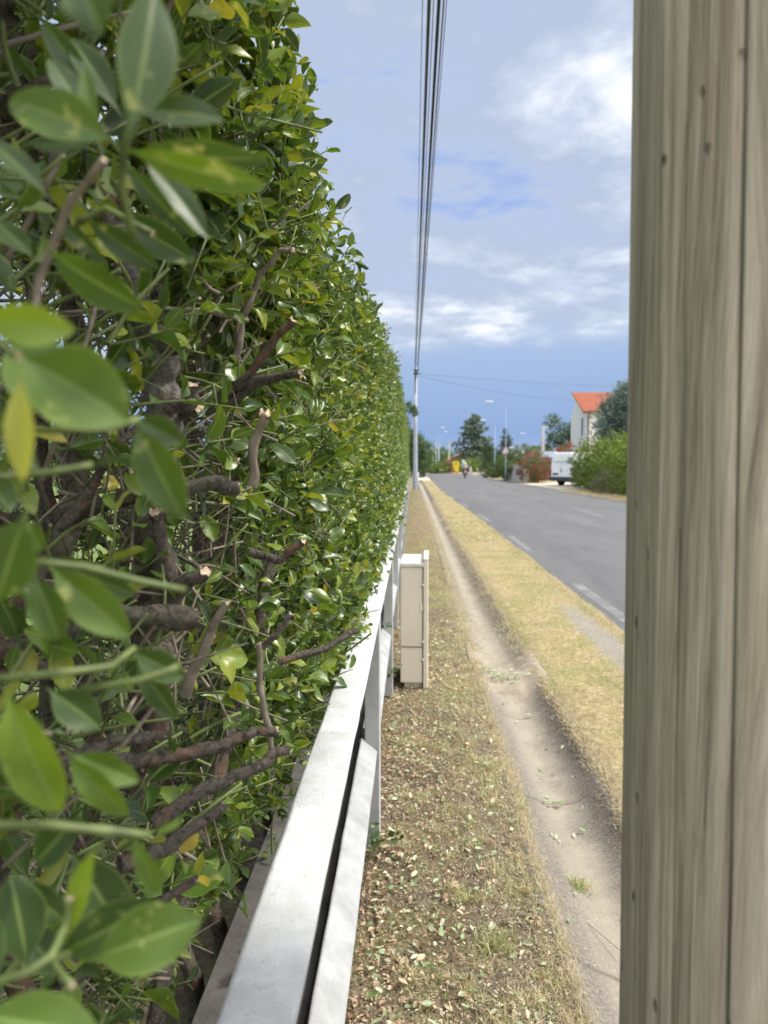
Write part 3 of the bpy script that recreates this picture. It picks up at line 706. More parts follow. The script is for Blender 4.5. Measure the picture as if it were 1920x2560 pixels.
# bare grey-brown twigs tangled just under the clipped face
n = 1500
Y = .6+rng.random(n)**1.2*2.2; Z = rng.uniform(.6, 2.0, n); X = Xout(Y, Z)-rng.uniform(.02, .20, n); ok = (X**2+Y**2+(Z-1.5)**2) > .5**2; X, Y, Z = X[ok], Y[ok], Z[ok]; n = len(X)
D = norm(np.array([.2, 0, .6])+rng.normal(0, .6, (n, 3))); L = rng.uniform(.05, .17, n)
ok = (X+D[:, 0]*L < np.where(Z < 1.2, -.26, -.17)) & (Z+D[:, 2]*L < 2.0) & (Y > .8); X, Y, Z, D, L = X[ok], Y[ok], Z[ok], D[ok], L[ok]; n = len(X)
O = np.stack([X, Y, Z], 1)-D*L[:, None]*.8; bd = rng.normal(0, .35, (n, 3)); ok = clear_tips(O, D, L, bd); O, D, L, bd = O[ok], D[ok], L[ok], bd[ok]; n = len(O)
V, F, C = stems(O, D, L, rng.uniform(.0010, .0032, n), bd, 6)
mi = np.concatenate([np.zeros(len(F), int), np.ones(len(C), int)])
o = mesh_np('bare_twigs', local(V), [F, C], [M_TWIGB, M_CUT], hedge, mi=mi); o['kind'] = 'stuff'
# a haze of fine dead twigs inside
n = 1900
O = np.stack([rng.uniform(-.9, -.30, n), rng.uniform(.4, 4, n), rng.uniform(.4, 2.0, n)], 1)
O = O[(np.abs(O[:, 0])**2+O[:, 1]**2+(O[:, 2]-1.5)**2) > .5**2]; n = len(O)
O = O[(O[:, 2] > 1.05) | (O[:, 0] < -.62)]; n = len(O)
D = norm(np.array([.3, 0, .7])+rng.normal(0, .5, (n, 3))); L = rng.uniform(.08, .26, n); bd = rng.normal(0, .2, (n, 3)); ok = clear_tips(O, D, L, bd); O, D, L, bd = O[ok], D[ok], L[ok], bd[ok]; n = len(O)
V, F, C = stems(O, D, L, rng.uniform(.0012, .0035, n), bd, 5)
o = mesh_np('inner_twigs', local(V), [F, C], M_TWIGB, hedge); o['kind'] = 'stuff'

# the big near shoots, each with its leaves (display pixel, distance)
def stem_part(pts, r, mat=M_TWIG):
    p = [PD(*q) for q in pts]; fine = []
    for i in range(len(p)-1):
        for j in range(3): fine.append(p[i]*(1-j/3)+p[i+1]*(j/3))
    fine.append(p[-1]); mb = MB(); nn = len(fine)
    rr = [r*(1-.2*i/nn)*(1.25 if i % 6 == 0 else 1) for i in range(nn)]
    mb.tube([q-HB for q in fine], rr, 10, 0, 1); return mb.build('shoot', [mat, M_CUT], hedge)
def hero(par, bx, by, tx, ty, Y, w_, tone, tilt=0., dY=0., curl=.25, fold=.3, flip=1):
    a = PD(bx, by, Y); b_ = PD(tx, ty, Y+dY); d = b_-a; L = np.linalg.norm(d)*(1+.08*curl); d = d/np.linalg.norm(d)
    view = norm(np.array([[0, 0, 1.5]])-a[None])[0]
    n_ = view*flip+np.cross(d, view)*tilt+np.array([0, 0, .15])
    o = leaf_mesh('leaf', [(*leaves((a-HB+d*0)[None], d[None], n_[None], L, L*w_, curl, fold, np.array([tone]), TX, SX, .05),)], M_LEAFH, par)
    md = o.modifiers.new('sub', 'SUBSURF'); md.levels = 1; md.render_levels = 1
    return o
s = stem_part([(290, 520, .36), (262, 400, .34), (270, 310, .33), (330, 120, .32)], .0019)
for a in [(275, 300, 352, -30, .31, .42, .35, .3), (280, 240, 475, 238, .34, .40, .30, -.5), (262, 312, 0, 190, .33, .42, .55, .2), (262, 320, 555, 415, .33, .26, .6, .6),
          (270, 322, 560, 365, .36, .33, .35, .7), (300, 330, 455, 492, .37, .30, .2, -.6), (262, 345, 400, 505, .39, .28, .25, .4), (225, 330, 112, 100, .40, .30, .15, .5),
          (262, 250, 150, 60, .42, .34, .2, .2), (215, 330, 170, 130, .36, .22, .55, -.4), (285, 260, 285, 110, .40, .28, .3, .6), (205, 320, 60, 300, .40, .33, .2, .4)]:
    hero(s, *a[:5], a[5], a[6], a[7])
s = stem_part([(60, 760, .38), (85, 600, .38), (150, 440, .37), (225, 345, .36)], .0020, M_TWIGB)
for a in [(95, 535, 287, 672, .37, .42, .45, .7), (110, 430, -30, 275, .36, .30, .2, .5), (75, 560, -10, 470, .40, .45, .35, .2), (120, 470, 215, 560, .43, .3, .2, .3)]: hero(s, *a[:5], a[5], a[6], a[7])
s = stem_part([(-40, 920, .30), (110, 930, .30), (235, 925, .31), (300, 905, .32)], .0018)
for a in [(215, 920, 10, 735, .30, .62, .55, .1), (290, 905, 386, 1118, .32, .46, .45, .3), (290, 900, 388, 955, .34, .62, .4, .2), (300, 870, 150, 790, .34, .4, .3, .2)]: hero(s, *a[:5], a[5], a[6], a[7])
s = stem_part([(-60, 730, .27), (0, 745, .27), (40, 770, .27)], .0017)
for a in [(-60, 690, 148, 712, .26, .46, .8, .2), (45, 800, 38, 1040, .27, .28, .98, .3), (30, 760, 268, 900, .29, .70, .6, .05), (-10, 840, -40, 980, .27, .4, .5, .1)]: hero(s, *a[:5], a[5], a[6], a[7])
s = stem_part([(-40, 1035, .33), (110, 1020, .34), (200, 1005, .35)], .0019)
for a in [(200, 1005, 262, 985, .35, .3, .2, .3), (90, 1020, 30, 960, .36, .4, .3, .1)]: hero(s, *a[:5], a[5], a[6], a[7])
s = stem_part([(-20, 1250, .34), (90, 1215, .34), (180, 1225, .35), (300, 1255, .36), (400, 1275, .37)], .0020)
for a in [(60, 1100, -15, 1300, .31, .62, .5, .2), (75, 1235, 125, 1385, .33, .55, .45, .2), (100, 1215, 272, 1375, .34, .44, .6, .3), (90, 1200, 280, 1290, .38, .38, .3, .5), (60, 1120, 90, 1190, .32, .5, .6, .2)]: hero(s, *a[:5], a[5], a[6], a[7])
s = stem_part([(-40, 1470, .34), (120, 1455, .34), (240, 1440, .36), (290, 1400, .38)], .0020)
s2 = stem_part([(175, 1490, .36), (300, 1470, .36), (386, 1440, .37)], .0019)
for a in [(285, 1405, 395, 1465, .40, .58, .4, .3), (290, 1420, 378, 1560, .42, .36, .25, .4)]: hero(s, *a[:5], a[5], a[6], a[7])
for a in [(100, 1485, 215, 1570, .38, .6, .3, .1)]: hero(s2, *a[:5], a[5], a[6], a[7])
s = stem_part([(-40, 1785, .31), (110, 1783, .31), (230, 1795, .32), (325, 1805, .33)], .0023)
for a in [(10, 1480, 112, 1775, .29, .42, .75, .5), (140, 1620, 268, 1775, .33, .36, .7, .6), (150, 1625, 295, 1690, .34, .42, .6, .3), (285, 1800, 342, 1942, .32, .30, .6, .4),
          (215, 1815, 128, 2020, .31, .26, .8, .5), (180, 1760, 60, 1870, .36, .55, .2, .2), (150, 1830, 270, 2030, .38, .55, .2, .2), (120, 1700, 30, 1560, .36, .5, .3, .3), (330, 1800, 390, 1775, .33, .3, .7, .2)]: hero(s, *a[:5], a[5], a[6], a[7])
s = stem_part([(-40, 2135, .29), (60, 2100, .29), (112, 2065, .30), (145, 1990, .31), (150, 1940, .31)], .0018)
for a in [(190, 2075, 418, 1990, .31, .58, .55, .05), (-60, 2190, 205, 2235, .28, .50, .6, .1), (112, 2070, 330, 1960, .33, .45, .35, .3), (60, 2090, 30, 1900, .36, .6, .15, .2), (0, 2120, -60, 1960, .34, .5, .3, .2), (30, 1990, 130, 2100, .37, .6, .2, .1), (20, 1900, 140, 1990, .38, .5, .3, .2)]: hero(s, *a[:5], a[5], a[6], a[7])
s = stem_part([(150, 2060, .33), (110, 2075, .30), (155, 2130, .29)], .0016)
s = stem_part([(170, 480, .45), (230, 450, .44), (330, 505, .44)], .0020)
for a in [(180, 470, 330, 575, .45, .34, .35, .3), (240, 455, 410, 560, .47, .4, .25, .2), (80, 30, 180, 170, .42, .35, .2, .3), (160, -60, 215, 60, .24, .9, .35, .1)]: hero(s, *a[:5], a[5], a[6], a[7])

# ------------------------------------------------------------------ concrete fence
fence = thing('concrete_fence', 'white concrete post and rail fence running along the foot of the hedge', 'fence', (-.14, 2, 0))
FO = np.array([-.14, 2, 0])
def rough_bar(name, prof, y0, y1, mat, n=60, amp=.0012, seed=1):
    """long bar with profile (x,z) along Y, slightly uneven as cast"""
    k = len(prof); yy = np.linspace(y0, y1, n); V = []
    for i, y in enumerate(yy):
        for j, (x, z) in enumerate(prof):
            V.append((x+amp*(vnoise(np.array([y*11.]), np.array([j*3.3]), seed)[0]-.5)*2-FO[0], y-FO[1], z+amp*(vnoise(np.array([y*7.]), np.array([j*5.1]), seed+9)[0]-.5)*2))
    F = []
    for i in range(n-1):
        for j in range(k): F.append((i*k+j, i*k+(j+1) % k, (i+1)*k+(j+1) % k, (i+1)*k+j))
    o = mesh_np(name, np.array(V), [np.array(F), np.array([list(range(k))]), np.array([[(n-1)*k+j for j in range(k-1, -1, -1)]])], mat, fence, smooth=False)
    md = o.modifiers.new('bevel', 'BEVEL'); md.width = .003; md.segments = 2; md.limit_method = 'ANGLE'; md.angle_limit = R(40)
    return o
posts = [-1.7, .30]+[2.86+1.97*i for i in range(0, 21)]
for i, py in enumerate(posts):
    mb = MB(); mb.box((-.151-FO[0], py+.055-FO[1], .4865), (.058, .11, .975)); mb.build('post', M_POST, fence, .004)
    if i < len(posts)-1:
        y0, y1 = py+.112, posts[i+1]-.002
        nn = 50 if y1 < 8 else 6
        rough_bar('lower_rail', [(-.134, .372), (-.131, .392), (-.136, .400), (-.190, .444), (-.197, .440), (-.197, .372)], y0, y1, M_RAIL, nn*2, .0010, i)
for k in range(12):
    y0 = -1.1+k*3.94; y1 = y0+3.932
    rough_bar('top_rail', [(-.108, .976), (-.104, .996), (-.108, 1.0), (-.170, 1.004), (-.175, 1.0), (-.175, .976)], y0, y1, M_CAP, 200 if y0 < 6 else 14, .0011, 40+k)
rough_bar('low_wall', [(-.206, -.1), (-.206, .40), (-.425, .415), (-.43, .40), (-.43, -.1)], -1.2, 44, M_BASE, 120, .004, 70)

# ivy and small plants at the fence
M_IVY = leaf_mat('ivy leaf', [(0, (.03, .07, .02)), (1, (.08, .15, .04))], .45, .2)
def small_plant(name, label, c, n, r, ll, cat='plant', tone=(.2, .8), up=.5, droop=0, grp=None):
    c = np.array(c); t = thing(name, label, cat, tuple(c), 0, grp)
    d = norm(rng.normal(0, 1, (n, 3))*np.array([1, 1, .5])+np.array([0, -.2, up])); b0 = d*rng.uniform(0, r, n)[:, None]
    ld = norm(d+rng.normal(0, .5, (n, 3)))
    leaf_mesh('foliage', [leaves(b0, ld, rng.normal(0, .5, (n, 3))+np.array([0, -.5, .8]), ll*rng.uniform(.6, 1.1, n), ll*rng.uniform(.5, .8, n), .3, .3, rng.uniform(*tone, n), TN, SN)], M_IVY, t)
    V, F, C = stems(np.zeros((n, 3)), d, np.linalg.norm(b0, axis=1)+.001, .001, rng.normal(0, .02, (n, 3)), 4)
    mesh_np('stem', V, [F, C], M_TWIG, t)
    return t
small_plant('ivy', 'dark ivy sprig at the foot of the nearest fence post', (-.115, 2.82, .06), 26, .10, .035)
small_plant('ivy', 'ivy leaves climbing between the meter box and the fence post', (-.125, 4.80, .16), 16, .09, .04)
small_plant('weed', 'tiny weed sprouting on the lower rail beside the second fence post', (-.125, 4.72, .475), 9, .04, .022)

# ------------------------------------------------------------------ meter box
M_BOX = simple('beige plastic box', (.74, .66, .53), .62, .06, 4, .12, 220, bdist=.001)
M_BOXL = simple('pale box lid', (.68, .66, .60), .7, .10, 25, .15, 220, bdist=.001)
M_SEAM = simple('brown seam', (.10, .065, .045), .8)
by0 = 5.0
box = thing('meter_box', 'beige utility meter cabinet standing against the white fence', 'meter box', (0.02, by0, 0), R(-1.5))
mb = MB(); mb.box((-.020, .24, .43), (.150, .48, .78)); mb.build('cabinet', M_BOX, box, .006)
mb = MB(); mb.box((-.020, .235, .835), (.158, .50, .026)); mb.build('lid', M_BOXL, box, .005)
mb = MB(); mb.box((.0725, .24, .435), (.030, .50, .86)); mb.build('door', M_BOX, box, .004)
mb = MB(); mb.box((.0725, .24, .870), (.033, .505, .012)); mb.build('door_cap', M_BOXL, box, .003)
mb = MB(); mb.box((-.018, -.0035, .285), (.146, .006, .004)); mb.box((.0555, -.0045, .43), (.0035, .006, .80)); mb.build('seam', M_SEAM, box)
for z in (.20, .32, .70):
    mb = MB(); mb.lathe([(.0075, -.012), (.0085, -.006), (.0085, 0)], (.052, -.002, z), 12, 0, 'y'); hz = mb.build('hinge', M_BOXL, box)
    mb = MB(); mb.lathe([(.003, -.014), (.003, -.010)], (.052, -.002, z), 8, 0, 'y'); mb.build('hinge_pin', M_SEAM, hz)
mb = MB(); mb.box((.044, -.004, .55), (.018, .008, .045)); mb.build('latch', M_BOX, box, .002)
mb = MB(); mb.box((-.01, .24, .0), (.12, .42, .10)); mb.build('plinth', M_BOX, box, .004)
mb = MB(); mb.box((.078, .24, .055), (.022, .46, .10), mi=0, taper=.9); mb.build('kick_panel', M_BOX, box, .004)

# ------------------------------------------------------------------ near wooden pole
PX, PY, PR = 0.414, .70, .15
# place so that the left silhouette falls at the photographed spot
edge = P(1566, 1280, 1.0); beta = math.atan2(edge[0], 1.0); dist = .76
cpx = dist*math.sin(beta+math.asin(PR/dist)); cpy = dist*math.cos(beta+math.asin(PR/dist))
def pole_ang(px):
    d = P(px, 1280, 1.0)[:2]; A_ = d@d; B_ = -2*(d[0]*cpx+d[1]*cpy); C_ = cpx*cpx+cpy*cpy-PR*PR; t = (-B_-math.sqrt(max(B_*B_-4*A_*C_, 0)))/(2*A_)
    return (math.atan2(d[1]*t-cpy, d[0]*t-cpx)) % (2*math.pi)
CR = [(pole_ang(1838), .0075, .008, 0.), (pole_ang(1700), .006, .005, 1.), (pole_ang(1618), .007, .003, 2.), (5.2, .02, .01, 3.), (1.5, .02, .01, 4.)]
m, nt_, b, o_ = new_mat('weathered pole wood', .85, .25)
tcn = N(nt_, 'ShaderNodeTexCoord'); sp = N(nt_, 'ShaderNodeSeparateXYZ'); nt_.links.new(tcn.outputs['Object'], sp.inputs[0])
ang = math_n(nt_, 'ARCTAN2', math_n(nt_, 'MULTIPLY', sp.outputs[1], -1.), math_n(nt_, 'MULTIPLY', sp.outputs[0], -1.))   # seam on the +X side, away from view
ang = math_n(nt_, 'ADD', ang, math.pi)
cb = N(nt_, 'ShaderNodeCombineXYZ'); nt_.links.new(math_n(nt_, 'MULTIPLY', ang, 1.0), cb.inputs[0]); nt_.links.new(math_n(nt_, 'MULTIPLY', sp.outputs[2], .55), cb.inputs[1])
wv = cb.outputs[0]
warp = noise(nt_, wv, 2.6, 2, .5)
cb2 = N(nt_, 'ShaderNodeCombineXYZ'); nt_.links.new(math_n(nt_, 'ADD', math_n(nt_, 'MULTIPLY', ang, 1.), math_n(nt_, 'MULTIPLY', warp, .35)), cb2.inputs[0]); nt_.links.new(math_n(nt_, 'MULTIPLY', sp.outputs[2], .16), cb2.inputs[1])
g1 = noise(nt_, cb2.outputs[0], 21, 8, .68, .35); g2 = noise(nt_, cb2.outputs[0], 105, 6, .7); g3 = noise(nt_, wv, 3.2, 4, .55)
g1 = math_n(nt_, 'ADD', math_n(nt_, 'MULTIPLY', g1, .65), math_n(nt_, 'MULTIPLY', noise(nt_, cb2.outputs[0], 5.5, 3, .5, .6), .35))
c = ramp(nt_, g1, [(.37, (.17, .145, .105)), (.43, (.38, .33, .245)), (.50, (.60, .53, .41)), (.57, (.78, .70, .56))])
c = mixc(nt_, math_n(nt_, 'MULTIPLY', g2, .75), c, mixc(nt_, ramp(nt_, g2, [(.38, (0,)*3), (.62, (1,)*3)]), (.34, .28, .20), (.72, .62, .48)))
c = mixc(nt_, math_n(nt_, 'MULTIPLY', ramp(nt_, g3, [(.4, (0,)*3), (.65, (1,)*3)]), .2), c, (.46, .43, .29))
c = mixc(nt_, math_n(nt_, 'MULTIPLY', ramp(nt_, noise(nt_, wv, 4.4, 3), [(.55, (0,)*3), (.7, (1,)*3)]), .4), c, (.50, .385, .28))
# small knots
kb = N(nt_, 'ShaderNodeCombineXYZ'); nt_.links.new(math_n(nt_, 'MULTIPLY', ang, 1.), kb.inputs[0]); nt_.links.new(math_n(nt_, 'MULTIPLY', sp.outputs[2], 3.2), kb.inputs[1])
vk = N(nt_, 'ShaderNodeTexVoronoi'); vk.inputs['Scale'].default_value = 5.6; nt_.links.new(kb.outputs[0], vk.inputs['Vector'])
kn = ramp(nt_, math_n(nt_, 'ADD', vk.outputs['Distance'], math_n(nt_, 'MULTIPLY', math_n(nt_, 'SUBTRACT', noise(nt_, kb.outputs[0], 26, 3), .5), .22)), [(.02, (1,)*3), (.12, (0,)*3)])
kn = math_n(nt_, 'MULTIPLY', kn, ramp(nt_, noise(nt_, wv, 6, 2), [(.48, (0,)*3), (.56, (1,)*3)]))
c = mixc(nt_, math_n(nt_, 'MULTIPLY', kn, .7), c, (.07, .055, .045))
for c0, w0, dp, ph in CR[:3]:
    wg = math_n(nt_, 'MULTIPLY', math_n(nt_, 'SINE', math_n(nt_, 'ADD', math_n(nt_, 'MULTIPLY', sp.outputs[2], 2.3), ph)), .012)
    da = math_n(nt_, 'ABSOLUTE', math_n(nt_, 'SUBTRACT', math_n(nt_, 'SUBTRACT', ang, c0), wg))
    ln = ramp(nt_, math_n(nt_, 'DIVIDE', da, w0*1.3), [(.45, (1,)*3), (1., (0,)*3)])
    if ph == 1.: ln = math_n(nt_, 'MULTIPLY', ln, ramp(nt_, sp.outputs[2], [(.0, (1,)*3), (1.0, (0,)*3)]) if False else math_n(nt_, 'LESS_THAN', sp.outputs[2], 1.45))
    if ph == 2.: ln = math_n(nt_, 'MULTIPLY', ln, .35)
    c = mixc(nt_, math_n(nt_, 'MULTIPLY', ln, .62), c, (.13, .10, .09))
nt_.links.new(c, b.inputs['Base Color'])
bump(nt_, b, math_n(nt_, 'SUBTRACT', math_n(nt_, 'ADD', g1, math_n(nt_, 'MULTIPLY', g2, .4)), kn), .9, .008)
M_POLE = m
M_CRACK = simple('dark crack', (.085, .07, .058), .95, .3, 40)
pole = thing('wooden_pole', 'weathered grey wooden utility pole close on the right', 'utility pole', (cpx+.013, cpy, 0), 0)
pole.rotation_euler = (0, -.0086, 0)
na, nz = 480, 200; zs_ = np.linspace(-.3, 7.2, nz); V = np.zeros((nz, na, 3))
aa = np.linspace(0, 2*np.pi, na, endpoint=False)
for i, z in enumerate(zs_):
    r = PR*(1.012-.012*z) + .0012*np.sin(aa*5+z*1.3)+.0016*(vnoise(aa*7, np.full(na, z*1.1), 5)-.5)*2
    r += .0012*(vnoise(aa*24, np.full(na, z*.5), 6)-.5)*2
    for c0, w0, dp, ph in CR:   # long drying checks
        r -= dp*np.exp(-((aa-c0-.012*math.sin(z*2.3+ph))/w0)**2)
    V[i] = np.stack([r*np.cos(aa), r*np.sin(aa), np.full(na, z)], 1)
i_, j_ = np.meshgrid(np.arange(na), np.arange(nz-1)); a_ = (j_*na+i_).ravel(); b_ = (j_*na+(i_+1) % na).ravel()
mesh_np('shaft', V.reshape(-1, 3), [np.stack([a_, b_, b_+na, a_+na], 1), np.array([[ (nz-1)*na+k for k in range(na)]])], M_POLE, pole)
M_STEEL = simple('galvanised steel', (.45, .46, .47), .4, .1, 20, metal=.8)
mb = MB(); mb.box((-.17, 0, 6.9), (.42, .06, .06)); mb.box((-.17, 0, 6.72), (.42, .05, .05)); mb.build('bracket', M_STEEL, pole, .004)

# ------------------------------------------------------------------ cables
M_CABLE = simple('black cable', (.018, .018, .02), .6)
M_CABLET = simple('dark grey cable', (.07, .07, .075), .6)
yf = 44.0; xf = (1037-1030)/1900*yf
def cable(label, p0, p1, sag, r, mat=M_CABLE, n=60, grp='cables strung along the road to the far pole'):
    pts = [np.array(p0)*(1-t)+np.array(p1)*t-np.array([0, 0, sag*4*t*(1-t)]) for t in np.linspace(0, 1, n)]
    mb = MB(); mb.tube([p-pts[0] for p in pts], r, 6); o = mb.build('overhead_cable', mat); o.location = tuple(pts[0]); return tag(o, label, 'cable', grp)
ZF = 1.5+(1160-930)/1900*yf
names = ['leftmost thin grey', 'second from left black', 'third from left black', 'fourth from left thin', 'fourth from right thick black', 'third from right black', 'second from right thin', 'rightmost thin grey']
xpx = [1053, 1067, 1073, 1080, 1092, 1098, 1105, 1113]; rad_ = [.005, .009, .013, .006, .010, .013, .010, .005]
fx_ = [1036, 1036.5, 1037, 1038, 1042, 1042, 1043, 1043]; fz_ = [928, 932, 938, 942, 930, 934, 938, 931]
for i in range(8):
    H = 5.35-.12*(i % 3); yy0 = H/(1160/1900.)           # where the ray through the top of the photo meets the cable height
    xt_ = (xpx[i]-1030)/1900*yy0
    end = np.array([(fx_[i]-1030)/1900*yf, yf, 1.5+(1160-fz_[i])/1900*yf])
    # straight line through both, extended back to the near pole
    mid = np.array([xt_, yy0, 1.5+H]); slope = (mid-end)/(yy0-yf); start = end+slope*(cpy-yf)
    start[2] = max(start[2], 6.75+.08*(i % 3)); sag = .22+.05*(i % 2)
    cable(names[i]+' cable of the bundle above the verge', start, end, sag, rad_[i], M_CABLET if 'thin' in names[i] else M_CABLE)
pt = P(1046, 934, yf)
cable('upper thin wire crossing the road from the far grey pole', pt, P(1760, 968, 60), .25, .009, M_CABLET, 40, 'wires crossing the road')
cable('lower thin wire crossing the road toward the red roofed house', pt-np.array([0, 0, .12]), P(1475, 1003, 76), .35, .009, M_CABLET, 40, 'wires crossing the road')
cable('faint far wire between the distant poles and the cedar', P(1076, 1100, 150), P(1160, 1104, 180), .5, .03, M_CABLET, 20, 'distant wires')
# far grey pole
M_GPOLE = simple('grey pole', (.38, .41, .46), .6, .1, 3)
fp = thing('utility_pole', 'slim grey utility pole at the far end of the hedge carrying the cables', 'utility pole', ((1036-1030)/1900*yf+.05, yf+.05, 0))
mb = MB(); mb.lathe([(.15, -.2), (.15, 0), (.115, 3.4), (.085, ZF+.2)], (0, 0, 0), 14); mb.build('shaft', M_GPOLE, fp)
mb = MB(); mb.box((.05, -.05, ZF-.15), (.35, .08, .07)); mb.box((.05, -.05, ZF+.05), (.30, .08, .06)); mb.tube([(0, -.1, ZF), (0, -.12, ZF-1.3)], [.05, .02], 8); mb.build('bracket', M_CABLE, fp, .01)
M_WHITEP = simple('white sheath', (.62, .62, .60), .7)
mb = MB(); mb.tube([(.16, -.06, -.1), (.15, -.06, 1.0)], .045, 10); mb.build('cable_guard', M_WHITEP, fp)

# ------------------------------------------------------------------ trees and shrubs
def blob_leaves(blobs, n, ll, outward=.6, hang=0., flat=.0, shell=.55, seed=0, wl=.6, clump=.22, gap=.0):
    """leaves spread through lobes, gathered into clumps"""
    w_ = np.array([b[3]*b[4]*b[5] for b in blobs])**.67; w_ = w_/w_.sum()
    nc = max(8, int(n/22)); pick = rng.choice(len(blobs), nc, p=w_)
    B = np.array([b[:6] for b in blobs], float)[pick]
    u = norm(rng.normal(0, 1, (nc, 3))); rr = shell+(1.06-shell)*rng.random(nc)**.6
    cc = B[:, :3]+u*rr[:, None]*B[:, 3:6]
    ct = np.clip(rng.beta(2, 2, nc), 0, 1)
    ci = rng.choice(nc, n); size = np.minimum(B[ci, 3], B[ci, 5])*clump
    p = cc[ci]+rng.normal(0, 1, (n, 3))*size[:, None]*.55*np.array([1, 1, 1-flat])
    out = norm(u[ci]); d = norm(out*outward+rng.normal(0, .6, (n, 3))+np.array([0, 0, -hang])); nn = norm(out*.6+np.array([0, 0, .6])+rng.normal(0, .5, (n, 3)))
    l = ll*rng.uniform(.6, 1.25, n)
    return leaves(p, d, nn, l, l*wl, rng.uniform(0, .5, n), rng.uniform(.1, .5, n), np.clip(ct[ci]*.7+rng.random(n)*.3, 0, 1), np.array([0, .5, 1.]), SM)
def tree(name, label, cat, loc, blobs, n, ll, mat, trunk=None, barkm=None, grp=None, **kw):
    t = thing(name, label, cat, loc, 0, grp)
    leaf_mesh('crown', [blob_leaves(blobs, n, ll, **kw)], mat, t)
    barkm = barkm or M_BARKG
    if trunk:
        h, r = trunk; mb = MB(); mb.tube([(0, 0, -.2), (random.uniform(-.05, .05)*h, 0, h*.35), (random.uniform(-.06, .06)*h, .0, h*.7), (0, 0, h)], [r*1.2, r, r*.7, r*.3], 10, jit=.06)
        for k in range(min(9, len(blobs)+2)):
            b_ = blobs[k % len(blobs)]; z0 = h*random.uniform(.3, .8)
            mb.tube([(0, 0, z0), (b_[0]*.45, b_[1]*.45, (z0+b_[2])/2), (b_[0]*.95+random.uniform(-.3, .3)*b_[3], b_[1]*.95, b_[2])], [r*.5, r*.3, r*.1], 6)
        mb.build('trunk', barkm, t)
    return t
def stemmy(t, pts, r=.02, m=None): 
    mb = MB()
    for p in pts: mb.tube([(p[0]*.2, p[1]*.2, -.05), (p[0]*.6, p[1]*.6, p[2]*.5), p], [r, r*.7, r*.3], 6)
    mb.build('stem', m or M_TWIGB, t)
T_DARK = tree_mat('dark conifer foliage', (.028, .055, .022), (.055, .10, .035), (.10, .16, .055))  # greens lightened, distant haze put into the colour
T_GREEN = tree_mat('green foliage', (.04, .075, .02), (.08, .14, .035), (.15, .22, .06))
T_YEL = tree_mat('yellow green foliage', (.045, .08, .016), (.12, .18, .026), (.25, .31, .045))
T_BLUE = tree_mat('blue green cedar foliage', (.07, .11, .09), (.15, .21, .17), (.27, .34, .28))
T_CEDAR = tree_mat('cedar foliage', (.07, .105, .075), (.15, .20, .15), (.27, .33, .26))  # paler than real needles: the colour itself carries the distant haze
T_OLIVE = tree_mat('olive foliage', (.05, .06, .02), (.12, .15, .04), (.22, .24, .07))
T_RED = tree_mat('red blossom', (.14, .03, .03), (.30, .06, .06), (.42, .17, .14))
T_RUST = tree_mat('rusty blossom', (.20, .06, .03), (.38, .13, .07), (.45, .24, .13))
T_DRY = tree_mat('dry grey twigs and needles', (.10, .10, .065), (.18, .18, .11), (.27, .26, .17))
T_LIME = tree_mat('clipped lime green foliage', (.08, .14, .02), (.15, .24, .03), (.27, .36, .06))

def hedge_mass(name, label, cat, x0, x1, y0, y1, h, n, ll, mat, seed=0, hvar=.25, grp=None, **kw):
    """a leafy mass over a footprint, made of overlapping lobes"""
    bl = []; L = max(x1-x0, y1-y0); k = int(max(3, L/1.3)); random.seed(seed)
    cx, cy = (x0+x1)/2, (y0+y1)/2
    for i in range(k):
        t = (i+.5)/k
        x = (x0+(x1-x0)*t) if (x1-x0) > (y1-y0) else cx; y = (y0+(y1-y0)*t) if (y1-y0) >= (x1-x0) else cy
        wx = (x1-x0)/2 if (y1-y0) >= (x1-x0) else L/k*.75; wy = (y1-y0)/2 if (x1-x0) > (y1-y0) else L/k*.75
        hh = h*(1+random.uniform(-hvar, hvar)*.5)
        bl.append((x-cx, y-cy, hh*.5, wx, wy, hh*.52)); bl.append((x-cx+random.uniform(-.2, .2), y-cy, hh*.3, wx*1.05, wy*1.05, hh*.36))
    t = thing(name, label, cat, (cx, cy, 0), 0, grp)
    leaf_mesh('crown', [blob_leaves(bl, n, ll, **kw)], mat, t)
    stemmy(t, [(b_[0]*.9, b_[1]*.9, b_[2]) for b_ in bl[::2]], .04)
    return t
hedge_mass('laurel_hedge', 'bright yellow-green laurel hedge on the right between the van and the near pole', 'hedge', 9.6, 12.6, 27, 46.5, 2.95, 38000, .15, T_YEL, 3, .18, shell=.66, clump=.16)
hedge_mass('laurel_shrub', 'darker green shrub at the far end of the laurel hedge beside the white van', 'shrub', 9.9, 12.4, 45.0, 48.8, 2.75, 7000, .13, T_GREEN, 4, .15, shell=.7, clump=.16)
tree('dry_shrub', 'grey-brown spindly shrub at the foot of the laurel hedge', 'shrub', (9.75, 38.3, 0), [(0, 0, .5, .55, 1.8, .75), (-.1, 1.2, .35, .5, .9, .5)], 5000, .11, T_DRY, wl=.16, shell=.3)
tree('blue_conifer', 'broad blue-green conifer in front of the white house', 'tree', (15.1, 50, 0), [(0, 0, 4.0, 3.0, 2.6, 2.6), (.4, 0, 5.6, 2.1, 2, 1.9), (.9, 0, 7.0, 1.1, 1.1, 1.2), (-1.2, -.4, 3.6, 2.0, 1.6, 1.5), (-.8, 0, 5.2, 1.8, 1.7, 1.5), (1.6, 0, 4, 2.2, 2, 2)], 42000, .26, T_BLUE, (8.2, .2), shell=.6, clump=.2, wl=.34, hang=.15)
